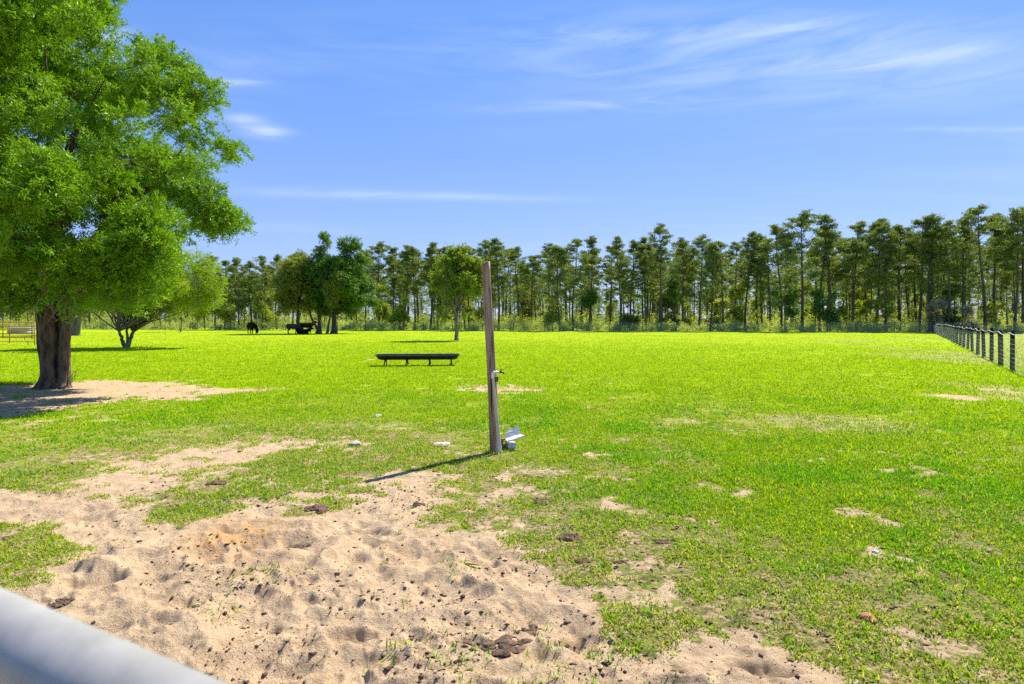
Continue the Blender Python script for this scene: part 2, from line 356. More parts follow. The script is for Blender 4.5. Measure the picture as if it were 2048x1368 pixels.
def height(x, y, s=None):
    x = np.asarray(x, float); y = np.asarray(y, float)
    if s is None: s = sand_mask(x, y)
    near = 1 - sst(np.hypot(x, y), 14, 30)
    z = fbm(x * .12, y * .12, 3, 7) * .10 * sst(np.hypot(x, y), 3, 20) * (1 - sst(np.hypot(x, y), 60, 200))
    z = z + near * (fbm(x * 3, y * 3, 4, 8) * .022)
    wx = x + fbm(x * 2, y * 2, 3, 21) * .25; wy = y + fbm(x * 2, y * 2, 3, 22) * .25
    loose = s ** 2.5 * near * (1 - sst(y, 5.5, 8.5) * .55)
    z = z + loose * (fbm(wx * 2.1, wy * 2.8, 3, 9) * .14 - np.abs(fbm(wx * 2.7, wy * 3.3, 3, 10)) * .23)
    z = z + loose * (cells(wx, wy, .34, 3, .7, .07, .15, .046, .45) * (1 - .55 * sst(y, 3.5, 4.8)) + cells(wx, wy, .17, 4, .55, .03, .065, .020, .35))
    z = z + (s * .6 + .4) * near * cells(x, y, .075, 5, .35, .012, .026, .008, .3)
    z = z + near * fbm(x * 22, y * 22, 3, 11) * .016 * (.35 + s * .65)
    # a tyre track and a trodden path through the sand on the left
    tx = -4.9 + (y - 5) * -.12 + .25 * np.sin(y * .9)
    for off in (0, .42):
        z = z - .020 * np.exp(-((x - tx - off) / .09) ** 2) * s * sst(y, 3.4, 4.2) * (1 - sst(y, 6.5, 7.5))
    return z
def hz(x, y): return float(height(np.array([x]), np.array([y]))[0])
def gz(px, py):
    x, y = gp(px, py); return (x, y, hz(x, y))

# ------------------------------------------------------------------ ground: one sheet, fine near the eye and out to the horizon
def build_ground():
    af = np.linspace(-R(47), R(47), 1000); ab = np.linspace(R(47), R(313), 90)[1:-1]
    ang = np.concatenate([af, ab]); nA = len(ang)
    rr = np.concatenate([[.0001, .3, .6, .9, 1.2, 1.5, 1.8], np.geomspace(2.0, 24, 640), np.geomspace(24.3, 110, 90), np.geomspace(116, 6000, 40)])
    A, RR = np.meshgrid(ang, rr); x = (np.sin(A) * RR).ravel(); y = (np.cos(A) * RR).ravel()
    s = sand_mask(x, y); z = height(x, y, s)
    nR = len(rr); i = np.arange(nR - 1)[:, None]; j = np.arange(nA)[None, :]; j2 = (j + 1) % nA
    q = np.stack([i * nA + j, i * nA + j2, (i + 1) * nA + j2, (i + 1) * nA + j], -1).reshape(-1, 4)[:, ::-1]
    m, t, p = mat('ground of sand and turf'); g = t.nodes.new('ShaderNodeNewGeometry'); pos = g.outputs['Position']
    def at_(n): a = t.nodes.new('ShaderNodeAttribute'); a.attribute_name = n; return a.outputs['Fac']
    fine = noise(pos, 120, t, 5, .7); mid = noise(pos, 9, t, 6, .65); big = noise(pos, .9, t, 5, .6); wide = noise(pos, .12, t, 4, .55)
    sand = mixn(ramp(mid, .3, .7, t), (.43, .305, .180), (.56, .410, .250), t)
    sand = mixn(ramp(fine, .42, .75, t, 0, .55), sand, (.30, .20, .13), t)
    sand = mixn(ramp(big, .45, .75, t, 0, .35), sand, (.40, .25, .13), t)
    spots = noise(pos, 48, t, 3, .6); sand = mixn(ramp(spots, .63, .69, t, 0, .75), sand, (.15, .09, .055), t); sand = mixn(ramp(noise(pos, 17, t, 6, .75), .60, .68, t, 0, .55), sand, (.17, .105, .065), t)
    # rusty stain
    sx, sy = gp(470, 1066); dn = t.nodes.new('ShaderNodeVectorMath'); dn.operation = 'DISTANCE'; t.links.new(pos, dn.inputs[0]); dn.inputs[1].default_value = (sx, sy, 0)
    sand = mixn(mathn('MULTIPLY', ramp(dn.outputs['Value'], .12, .55, t, 1, 0), ramp(mid, .35, .6, t), tree=t), sand, (.50, .28, .11), t)
    turf_n = mixn(ramp(mid, .35, .65, t), (.065, .09, .012), (.22, .26, .025), t)  # dark tone is soil plus painted shade between the blades
    turf_n = mixn(ramp(fine, .45, .7, t, 0, .5), turf_n, (.30, .25, .13), t)
    tf = mixn(ramp(wide, .35, .65, t), (.265, .36, .0008), (.315, .405, .0008), t)
    stre = t.nodes.new('ShaderNodeMapping'); t.links.new(pos, stre.inputs[0]); stre.inputs['Scale'].default_value = (.5, 1.0, 1)
    tn = noise(stre.outputs[0], 1.6, t, 8, .68)
    tf = mixn(ramp(tn, .52, .72, t, 0, .65), tf, (.13, .27, .002), t)
    tf = mixn(ramp(fine, .5, .8, t, 0, .35), tf, (.34, .44, .006), t)
    turf = mixn(at_('far'), turf_n, tf, t)
    turf = mixn(mathn('MULTIPLY', at_('dry'), .8, tree=t), turf, mixn(ramp(noise(pos, 3, t, 6, .7), .4, .62, t), (.17, .22, .04), (.36, .34, .15), t), t)
    turf = mixn(mathn('MULTIPLY', at_('sparse'), ramp(noise(pos, 5, t, 7, .75), .40, .54, t), tree=t), turf, mixn(ramp(noise(pos, 26, t, 6, .75), .40, .60, t), (.10, .075, .035), (.46, .33, .18), t), t)
    en = noise(pos, 5, t, 8, .75)
    c = mixn(ramp(mathn('ADD', at_('sand'), mathn('MULTIPLY', mathn('SUBTRACT', en, .5, tree=t), 2.2, tree=t), tree=t), .3, .52, t), turf, sand, t)
    dung = noise(pos, 2.3, t, 6, .75, .4); c = mixn(ramp(dung, .655, .71, t, 0, .75), c, (.055, .04, .022), t)
    t.links.new(c, p.inputs['Base Color']); p.inputs['Roughness'].default_value = 1.; p.inputs['Specular IOR Level'].default_value = .1
    b = t.nodes.new('ShaderNodeBump'); b.inputs['Strength'].default_value = 1.; b.inputs['Distance'].default_value = .012
    t.links.new(mathn('ADD', fine, mathn('MULTIPLY', noise(pos, 35, t, 5, .65), 1.5, tree=t), tree=t), b.inputs['Height']); t.links.new(b.outputs[0], p.inputs['Normal'])
    d = np.hypot(x, y)
    o = mesh_np('ground', np.stack([x, y, z], 1), q, mats=[m], smooth=True,
                attrs={'sand': s, 'far': sst(d, 5, 16), 'dry': dry_mask(x, y), 'sparse': sparse_mask(x, y)})
    tag(o, kind='structure')
build_ground()

# ------------------------------------------------------------------ grass blades
def build_grass():
    rng = np.random.default_rng(3)
    nt_, per = 250000, 9; r0, rm, r1 = 1.9, 5.5, 100.
    # tufts: uniform per square metre near, uniform on the eye's scale farther
    wn = (rm ** 2 - r0 ** 2) / 2 / rm ** 2; wf = math.log(r1 / rm)
    k = rng.random(nt_) < wn / (wn + wf); r = np.where(k, np.sqrt(r0 ** 2 + rng.random(nt_) * (rm ** 2 - r0 ** 2)), rm * np.exp(rng.random(nt_) * wf))
    a = rng.uniform(-R(45), R(45), nt_); n = nt_ * per; tu = np.repeat(rng.random(nt_), per); tsz = np.repeat(rng.uniform(.6, 1.35, nt_), per)
    off = rng.normal(size=(n, 2)) * np.repeat(rng.uniform(.012, .045, nt_) * np.maximum(1, r / 6), per)[:, None]
    r = np.repeat(r, per); a = np.repeat(a, per); x = np.sin(a) * r + off[:, 0]; y = np.cos(a) * r + off[:, 1]; odir = np.arctan2(off[:, 1], off[:, 0])
    s = sand_mask(x, y); sp = sparse_mask(x, y); dr = dry_mask(x, y)
    cl = (fbm(x * 6, y * 6, 4, 40) * .7 + fbm(x * 2, y * 2, 4, 43) * .6) + .5; cl2 = fbm(x * 1.1, y * 1.1, 4, 41) + .5
    edge = sst(cl + (.5 - s) * .62, .42, .60)
    dens = edge * (1 - .12 * sp - .6 * dr) * np.where(sp > .3, sst(cl, .36, .58) * .85 + .15, sst(cl, .2, .55) * .5 + .5) * (1 - .72 * sst(r, 14, 60))
    strag = s * .10 * (sst(cl2, .45, .7)) * (cl > .54)
    keep = rng.random(n) < np.maximum(dens * (.65 + .35 * sst(r, 4, 7)), strag); x, y, r, s, sp, dr, cl, cl2, tu, tsz, odir = [q[keep] for q in (x, y, r, s, sp, dr, cl, cl2, tu, tsz, odir)]
    n = len(x); z = height(x, y, s) - .004
    ln = tsz * rng.uniform(.022, .052, n) * (.75 + .8 * cl2) * (1 - .35 * sp) * (1 + sst(r, 6, 40) * .5) * (1 + (rng.random(n) < .04) * .7)
    wd = rng.uniform(.0040, .0095, n) * np.maximum(1, r / 5.5) ** .55
    th = odir + rng.normal(0, .9, n); tilt = rng.uniform(.35, 1.5, n); dx, dy = np.cos(th), np.sin(th)
    wx, wy = -dy * wd * .5, dx * wd * .5
    p0 = np.stack([x, y, z], 1); W = np.stack([wx, wy, np.zeros(n)], 1)
    m1 = p0 + np.stack([dx * np.sin(tilt * .6), dy * np.sin(tilt * .6), np.cos(tilt * .6)], 1) * (ln * .55)[:, None]
    tp = m1 + np.stack([dx * np.sin(tilt * 1.3), dy * np.sin(tilt * 1.3), np.cos(tilt * 1.3)], 1) * (ln * .5)[:, None]
    co = np.stack([p0 - W, p0 + W, m1 + W * .8, m1 - W * .8, tp], 1).reshape(-1, 3)
    b = np.arange(n)[:, None] * 5
    pal = np.array([(.215, .37, .002), (.31, .435, .002), (.13, .34, .004), (.36, .40, .02), (.50, .42, .18), (.13, .16, .02)])
    u = np.clip(tu * .6 + rng.random(n) * .4 + (rng.random(n) - .5) * .2, 0, .999)
    lush = sst(cl2, .45, .62)
    cidx = np.where(u < .36, 0, np.where(u < .66, 1, np.where(u < .80, 2, np.where(u < .9, 3, 4))))
    cidx = np.where((rng.random(n) < .55 * lush * (r < 14)), 2, cidx)
    cidx = np.where((r > 9) & (cidx == 2) & (rng.random(n) < sst(r, 9, 20)), 1, cidx); cidx = np.where((r > 12) & (cidx >= 3) & (rng.random(n) < .9), 1, cidx)
    cidx = np.where(rng.random(n) < (.50 * sp + .5 * dr) * .8, np.where(rng.random(n) < .5, 4, np.where(rng.random(n) < .5, 3, 5)), cidx)
    cc = pal[cidx] * rng.uniform(.82, 1.25, n)[:, None]
    o = mesh_np('grass', co, b + np.array([0, 1, 2, 3]), b[:, [0]] + np.array([3, 2, 4]), [M['grass']], col=np.repeat(cc, 5, 0))
    tag(o, kind='stuff', label='short green pasture grass, thin and worn beside the bare sand', cat='grass')
    print('blades', n)
build_grass()

# ------------------------------------------------------------------ foliage
def unit(v): return v / np.maximum(np.linalg.norm(v, axis=1, keepdims=True), 1e-9)
def crown(lobes, n_spray, n_leaf, leaf, wid, seed, spray=.45, gap=.42, gapf=.9, outer=.55, droop=.15, up=.25, twig=True):
    """sprays of leaves spread through a union of ellipsoids, thinned by a noise so that light comes through"""
    rng = np.random.default_rng(seed); lob = np.array(lobes, float); vol = lob[:, 3] * lob[:, 4] * lob[:, 5]; wt = vol ** .72; wt /= wt.sum()
    li = rng.choice(len(lob), int(n_spray * 2.2), p=wt); d = unit(rng.normal(size=(len(li), 3)))
    rad = (outer + (1 - outer) * rng.random(len(li)) ** .6) * np.where(rng.random(len(li)) < .25, rng.random(len(li)) ** .5, 1)
    c = lob[li, :3]; p = c + d * rad[:, None] * lob[li, 3:6]
    nz = vn3(p * gapf + seed * 3.7) * .65 + vn3(p * gapf * 2.7 + seed) * .35
    ok = (nz > gap); p = p[ok][:n_spray]; d = d[ok][:n_spray]; n = len(p)
    sd_ = unit(d * .8 + rng.normal(size=(n, 3)) * .65 + np.array([0, 0, up])); sd_[:, 2] -= droop * rng.random(n); sd_ = unit(sd_)
    sl = spray * rng.uniform(.5, 1.3, n)
    t = rng.random((n, n_leaf)); base = p[:, None] + sd_[:, None] * (t * sl[:, None])[..., None]
    base[..., 2] -= (t ** 2) * droop * sl[:, None]
    base = base + rng.normal(size=base.shape) * spray * .10
    ld = unit((sd_[:, None] * .6 + rng.normal(size=base.shape) * .6).reshape(-1, 3)); nn = unit(np.cross(ld, rng.normal(size=ld.shape)))
    b = base.reshape(-1, 3); ls = leaf * rng.uniform(.6, 1.25, len(b))[:, None]; ws = wid * rng.uniform(.7, 1.2, len(b))[:, None]
    bend = unit(np.cross(ld, nn)) * ls * .06
    v0 = b; v1 = b + ld * ls * .5 + nn * ws * .5 + bend; v2 = b + ld * ls; v3 = b + ld * ls * .5 - nn * ws * .5 + bend
    co = np.stack([v0, v1, v2, v3], 1).reshape(-1, 3); q = np.arange(len(b) * 4).reshape(-1, 4); mi = np.zeros(len(q), int)
    if twig:
        tw = max(.004, wid * .22); e0 = p - sd_ * sl[:, None] * .5; e1 = p + sd_ * sl[:, None] * .95; e1[:, 2] -= droop * sl * .9
        s1 = unit(np.cross(sd_, rng.normal(size=sd_.shape))) * tw
        tv = np.stack([e0 - s1, e0 + s1, e1 + s1 * .3, e1 - s1 * .3], 1).reshape(-1, 3)
        q = np.vstack([q, np.arange(n * 4).reshape(-1, 4) + len(co)]); co = np.vstack([co, tv]); mi = np.concatenate([mi, np.ones(n, int)])
    return co, q, mi
def boughs(lobes, n, r0, r1, seed, flat=.6, inner=.3):
    """break the big lobes of a crown into many smaller leafy boughs"""
    rng = np.random.default_rng(seed + 900); lob = np.array(lobes, float); wt = (lob[:, 3] * lob[:, 4] * lob[:, 5]) ** .667; wt /= wt.sum(); li = rng.choice(len(lob), n, p=wt)
    d = unit(rng.normal(size=(n, 3))); rad = np.where(rng.random(n) < inner, rng.uniform(.1, .6, n), rng.uniform(.65, .95, n)); r = rng.uniform(r0, r1, n)
    c = lob[li, :3] + d * rad[:, None] * np.maximum(lob[li, 3:6] - r[:, None] * .5, .05); return [(*c[i], r[i], r[i], r[i] * flat) for i in range(n)]
def limb(mb, a, b, r0, r1, bow=.12, n=8, seg=7, seed=0, m=0):
    rg = random.Random(seed); a = Vector(a); b = Vector(b); l = (b - a).length
    off = Vector((rg.uniform(-1, 1), rg.uniform(-1, 1), rg.uniform(-.2, 1))) * l * bow; pts = []; rs = []
    for i in range(seg + 1):
        t = i / seg; pts.append(a.lerp(b, t) + off * math.sin(math.pi * t) + Vector([rg.uniform(-1, 1) for _ in range(3)]) * r0 * .25 * (0 < i < seg)); rs.append(r0 * (1 - t) + r1 * t)
    mb.tube(pts, rs, n, m, wob=.06); return pts
def rough_trunk(mb, pts, rad, n=40, seed=0, groove=.12, knob=.1, flare=0.):
    """a ring-by-ring trunk with furrows, knobs and root flare"""
    vs_ = []; pts = [Vector(p) for p in pts]
    for i, (p, r) in enumerate(zip(pts, rad)):
        for k in range(n):
            a = 2 * math.pi * k / n; hh = p.z
            f = 1 + groove * (vn(np.array([k * .55 + seed]), np.array([hh * 2.2]))[0] - .5) * 2 + knob * (vn(np.array([k * .16 + seed * 3]), np.array([hh * 1.6 + 9]))[0] - .5) * 2
            fl = 1 + flare * math.exp(-max(0, hh) / .16) * (.6 + .6 * math.cos(a * 5 + seed))
            vs_.append((p.x + math.cos(a) * r * f * fl, p.y + math.sin(a) * r * f * fl, p.z))
    mb.add(vs_, [(i * n + k, i * n + (k + 1) % n, (i + 1) * n + (k + 1) % n, (i + 1) * n + k) for i in range(len(pts) - 1) for k in range(n)] + [tuple((len(pts) - 1) * n + k for k in range(n))])

# ---- the large oak at the left
def big_oak():
    bx, by = gp(108, 775); root = thing('oak_tree', 'large leafy oak with twin brown trunk, filling the left side of the view', 'tree', (bx, by, hz(bx, by)))
    z0 = root.location.z; rel = lambda p: (p[0] - bx, p[1] - by, p[2] - z0)
    mb = MB(); ppm = F / by
    zz = [-.1, 0, .08, .2, .35, .5, .7, .9, 1.1, 1.3, 1.5, 1.75, 2.0, 2.3]
    rough_trunk(mb, [(-.10 - .02 * z + .02 * math.sin(z * 3), 0, z) for z in zz], [.30, .27, .235, .21, .20, .20, .21, .225, .235, .23, .22, .21, .20, .19], seed=2, flare=.28)
    rough_trunk(mb, [(.13 + .01 * z, .13, z) for z in zz], [.2, .19, .16, .14, .13, .13, .13, .13, .13, .13, .13, .12, .12, .12], n=20, seed=9, groove=.25)  # extra stem added behind the cleft so the gap stays dark
    rough_trunk(mb, [(.275 + .05 * z, -.06, z) for z in zz], [.18, .16, .13, .115, .105, .105, .11, .115, .12, .12, .115, .11, .11, .105], n=30, seed=5, groove=.2, knob=.25, flare=.3)
    for (px, py, dY, r, s, st) in [(60, 330, .5, .16, 1, 0), (-80, 380, -1.5, .14, 2, 0), (150, 250, 1, .15, 3, 0), (-20, 120, 1., .14, 4, 0), (270, 300, .3, .13, 5, 1), (330, 400, -1.2, .11, 6, 1),
                               (210, 160, -.5, .12, 7, 1), (200, 480, -2.6, .11, 8, 1), (380, 280, 1.0, .10, 9, 1), (60, 480, -3.2, .12, 10, 0), (-160, 250, 2, .13, 11, 0), (300, 480, 2, .10, 12, 1), (90, 90, -1.5, .11, 13, 1)]:
        a = (-.22, 0, 2.1) if st == 0 else (.27, -.03, 2.1); b = rel(at(px, py, by + dY)); pts = limb(mb, a, b, r, .012, .10, 10, 9, s)
        for k in range(4):
            i = random.Random(s * 7 + k).randint(3, 8); e = pts[i] + Vector([random.Random(s * 31 + k * 5 + q).uniform(-1.4, 1.4) for q in range(3)])
            limb(mb, pts[i], e, .035, .006, .1, 6, 5, s * 11 + k)
    main = [(-40, 60, 190), (110, 70, 120), (-90, 230, 210), (150, 170, 125), (270, 165, 95), (340, 225, 105), (420, 255, 65), (250, 320, 140), (395, 335, 95), (440, 385, 62), (320, 430, 105),
            (140, 380, 170), (-60, 420, 200), (60, 520, 110), (190, 520, 105), (280, 500, 80), (-120, 540, 130), (345, 130, 50), (300, 100, 38), (395, 180, 50), (455, 205, 36), (470, 290, 40), (475, 350, 30),
            (330, 490, 75), (270, 560, 65), (215, 600, 50), (455, 440, 32), (490, 425, 18), (400, 440, 50), (200, 90, 55), (170, 20, 60), (240, 210, 80), (100, -60, 130), (-100, -80, 200), (480, 250, 26), (370, 470, 34)]
    lobes = []; rg = random.Random(4)
    for px, py, r in main:
        for dY, k in ((rg.uniform(-.6, .6), 1.), (-2.4, .8), (2.2, .8)):
            if k < 1 and (px > 400 or r < 60): continue
            x, y, z = rel(at(px if k == 1 else px - .1 * (px - 60), py + (12 if dY < -1 else 0), by + dY)); rr = r / F * (by + dY) * k
            lobes.append((x, y, z, rr, rr * .95, rr * .85))
    for px, py, r, dY in [(40, 470, 110, -4.2), (160, 440, 90, -4.0), (-80, 420, 130, -4.2), (30, 590, 50, -3.2), (130, 600, 40, -2.6), (90, 340, 100, -4.2), (230, 560, 50, -2.5), (170, 585, 45, 2.), (60, 585, 50, 3.), (-20, 600, 40, -1)]:
        x, y, z = rel(at(px, py, by + dY)); rr = r / F * (by + dY); lobes.append((x, y, z, rr, rr, rr * .8))
    lobes = [l for l in lobes if l[2] - l[5] > .75 or l[2] > 1.6]
    small = boughs(lobes, 470, .26, .60, 3, .5)
    co, q, mi = crown(small + lobes[::7], 25500, 28, .096, .028, 3, spray=.27, gap=.40, gapf=1.2, outer=.35, droop=.25)
    mesh_np('crown', co, q, None, [M['oak_leaf'], M['twig']], root, mi=mi)
    # bare shoots at the foot of the trunk
    sp = MB(); rg = random.Random(8)
    for k in range(7):
        b = Vector((.42, -.12 + rg.uniform(-.05, .05), .06)); pts = [b]
        d = Vector((rg.uniform(.25, 1), rg.uniform(-.4, .2), rg.uniform(.5, 1.2))).normalized()
        for i in range(4): d = (d + Vector((rg.uniform(-.4, .4), rg.uniform(-.3, .3), rg.uniform(-.1, .4)))).normalized(); pts.append(pts[-1] + d * rg.uniform(.07, .14))
        sp.tube(pts, [.009, .008, .006, .005, .003], 5)
        for i in (2, 3): sp.tube([pts[i], pts[i] + Vector((rg.uniform(-.1, .14), 0, .1))], [.004, .002], 4)
    sp.build('shoots', M['twig'], root)
    dt = mb
    for k in range(26):
        px = rg.uniform(60, 200); dY = rg.uniform(-2.5, .5); p = Vector(rel(at(px, rg.uniform(575, 610), by + dY))); pts = [p]; d = Vector((rg.uniform(-1, 1), rg.uniform(-.4, .4), -.5))
        for i in range(4): d = (d + Vector((rg.uniform(-.5, .5), rg.uniform(-.3, .3), rg.uniform(-.4, .1)))).normalized(); pts.append(pts[-1] + d * .16)
        dt.tube(pts, [.009, .007, .005, .004, .002], 4, 1)
    mb.build('trunk', [M['bark'], M['deadtwig']], root, smooth=True)
big_oak()

def tree(name, label, base, stems, lobes_px, leafmat, barkmat, seed, n_spray=900, n_leaf=14, leaf=.16, wid=.07, spray=.5, gap=.42, gapf=.7, rtrunk=.2, group=None, dead=0, depth=.8, droop=.15, outer=.4):
    """a broadleaf tree: stems fork from its base towards the lobes of the crown"""
    bx, by = gp(*base); z0 = hz(bx, by); root = thing(name, label, 'tree', (bx, by, z0), group=group)
    rel = lambda p: Vector((p[0] - bx, p[1] - by, p[2] - z0)); mb = MB(); rg = random.Random(seed); lobes = []
    for px, py, r in lobes_px:
        dd = rg.uniform(-.3, .3) * r / F * by
        x, y, z = rel(at(px, py, by + dd)); rr = r / F * by; lobes.append((x, y, z, rr, rr * depth, rr * .85))
        if r > 22:
            for s_ in (-1, 1): lobes.append((x * .85, y + s_ * rr * .8, z, rr * .75, rr * .7, rr * .7))
    for i, (px, py, r) in enumerate(stems):
        top = rel(at(px, py, by + rg.uniform(-.5, .5))); a = Vector((rg.uniform(-.5, .5) * rtrunk * (len(stems) > 1) * 1.6, 0, -.05))
        pts = limb(mb, a, top, r, r * .5, .04, 12, 8, seed + i); mb.tube([a - Vector((0, 0, .1)), a + Vector((0, 0, .12)), pts[1]], [r * 1.55, r * 1.25, r * 1.0], 12)
        for j, lb in enumerate(lobes):
            if j % len(stems) == i and rg.random() < .85: limb(mb, pts[-1 - (j % 3)], Vector(lb[:3]), r * .4, r * .08, .1, 6, 6, seed * 3 + j)
    rm_ = float(np.mean([l[3] for l in lobes])); small = boughs(lobes, len(lobes) * 5, rm_ * .22, rm_ * .52, seed)
    co, q, mi = crown(small + lobes[::4], n_spray, n_leaf, leaf, wid, seed, spray * .8, gap - .08, gapf, outer, droop)
    mesh_np('crown', co, q, None, [leafmat, M['twig']], root, mi=mi)
    if dead:
        dt = mb
        for k in range(dead):
            lb = lobes[rg.randrange(len(lobes))]; p = Vector(lb[:3]) + Vector((rg.uniform(-1, 1) * lb[3], rg.uniform(-1, 1) * lb[4], -lb[5] * .7)); d = Vector((rg.uniform(-1, 1), 0, -.4)); pts = [p]
            for i in range(4): d = (d + Vector((rg.uniform(-.5, .5), rg.uniform(-.3, .3), rg.uniform(-.35, .15)))).normalized(); pts.append(pts[-1] + d * .38)
            dt.tube(pts, [.02, .015, .012, .008, .004], 4, 1)
    mb.build('trunk', [barkmat, M['deadtwig']], root, smooth=True)
    return root
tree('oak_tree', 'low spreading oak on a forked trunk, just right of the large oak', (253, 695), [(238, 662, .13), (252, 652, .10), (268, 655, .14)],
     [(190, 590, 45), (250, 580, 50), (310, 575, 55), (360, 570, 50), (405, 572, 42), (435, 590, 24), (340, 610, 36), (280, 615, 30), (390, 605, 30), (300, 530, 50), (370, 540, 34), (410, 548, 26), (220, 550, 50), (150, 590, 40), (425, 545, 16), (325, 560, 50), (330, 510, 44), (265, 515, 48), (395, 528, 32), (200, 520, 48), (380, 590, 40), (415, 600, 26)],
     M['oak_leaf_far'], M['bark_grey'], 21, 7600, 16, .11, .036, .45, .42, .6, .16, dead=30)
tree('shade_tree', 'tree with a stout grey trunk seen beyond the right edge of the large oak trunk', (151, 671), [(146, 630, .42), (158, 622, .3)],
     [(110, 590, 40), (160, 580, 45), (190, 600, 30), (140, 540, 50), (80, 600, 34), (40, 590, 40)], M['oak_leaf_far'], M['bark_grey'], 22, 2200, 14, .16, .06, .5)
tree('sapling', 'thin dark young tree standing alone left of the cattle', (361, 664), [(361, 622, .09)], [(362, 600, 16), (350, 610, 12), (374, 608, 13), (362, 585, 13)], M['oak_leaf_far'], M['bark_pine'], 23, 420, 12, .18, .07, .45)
G = 'shade trees where the cattle rest'
tree('shade_tree', 'leftmost shade tree over the cattle, dull green crown on a straight reddish trunk', (599, 667), [(598, 600, .26)],
     [(600, 540, 32), (580, 570, 34), (612, 560, 34), (595, 515, 20), (605, 508, 14), (575, 600, 26), (560, 625, 14), (615, 600, 28), (590, 620, 20), (632, 580, 22), (572, 540, 20)], M['dull_leaf'], M['bark_pine'], 31, 4200, 12, .24, .09, .6, .40, .5, .25, G)
tree('shade_tree', 'tallest shade tree over the cattle, pointed dark crown on slender leaning stems', (637, 667), [(612, 600, .16), (632, 590, .2), (650, 590, .18)],
     [(648, 474, 9), (646, 486, 13), (650, 500, 17), (643, 515, 20), (655, 530, 24), (640, 550, 26), (660, 560, 26), (635, 590, 24), (655, 600, 24), (640, 620, 14)], M['dark_leaf'], M['bark'], 32, 3800, 12, .24, .09, .6, .38, .5, .25, G)
tree('shade_tree', 'broad shade tree right of the cattle, thick trunk and bright right flank', (668, 667), [(668, 620, .38)],
     [(695, 490, 18), (685, 500, 20), (708, 500, 20), (722, 520, 16), (690, 530, 28), (715, 545, 28), (735, 570, 20), (700, 570, 34), (680, 600, 30), (720, 600, 28), (745, 605, 10), (700, 622, 18), (660, 615, 20), (690, 482, 10), (712, 486, 9)], M['dark_leaf'], M['bark_pine'], 33, 5600, 12, .24, .09, .6, .38, .5, .35, G)
tree('shade_tree', 'slim shade tree leaning right between the two dark trunks by the cattle', (654, 668), [(664, 610, .15)],
     [(672, 580, 22), (668, 600, 16), (682, 560, 20)], M['dull_leaf'], M['bark_pine'], 34, 900, 12, .24, .09, .6, .38, .5, .15, G)
tree('oak_tree', 'lone open-crowned oak with a pale mossy trunk standing left of the wooden post', (912, 681), [(910, 612, .17), (916, 600, .13)],
     [(915, 520, 26), (890, 535, 24), (940, 530, 24), (905, 560, 34), (935, 565, 28), (875, 565, 20), (955, 550, 18), (900, 590, 28), (925, 595, 26), (878, 600, 18), (925, 505, 16), (955, 585, 14), (910, 615, 14), (865, 545, 16), (950, 530, 20), (868, 570, 16), (905, 500, 12), (930, 625, 14), (885, 628, 14), (958, 560, 18)],
     M['lone_leaf'], M['bark_grey'], 35, 3300, 12, .17, .07, .55, .50, .5, .2, dead=14)

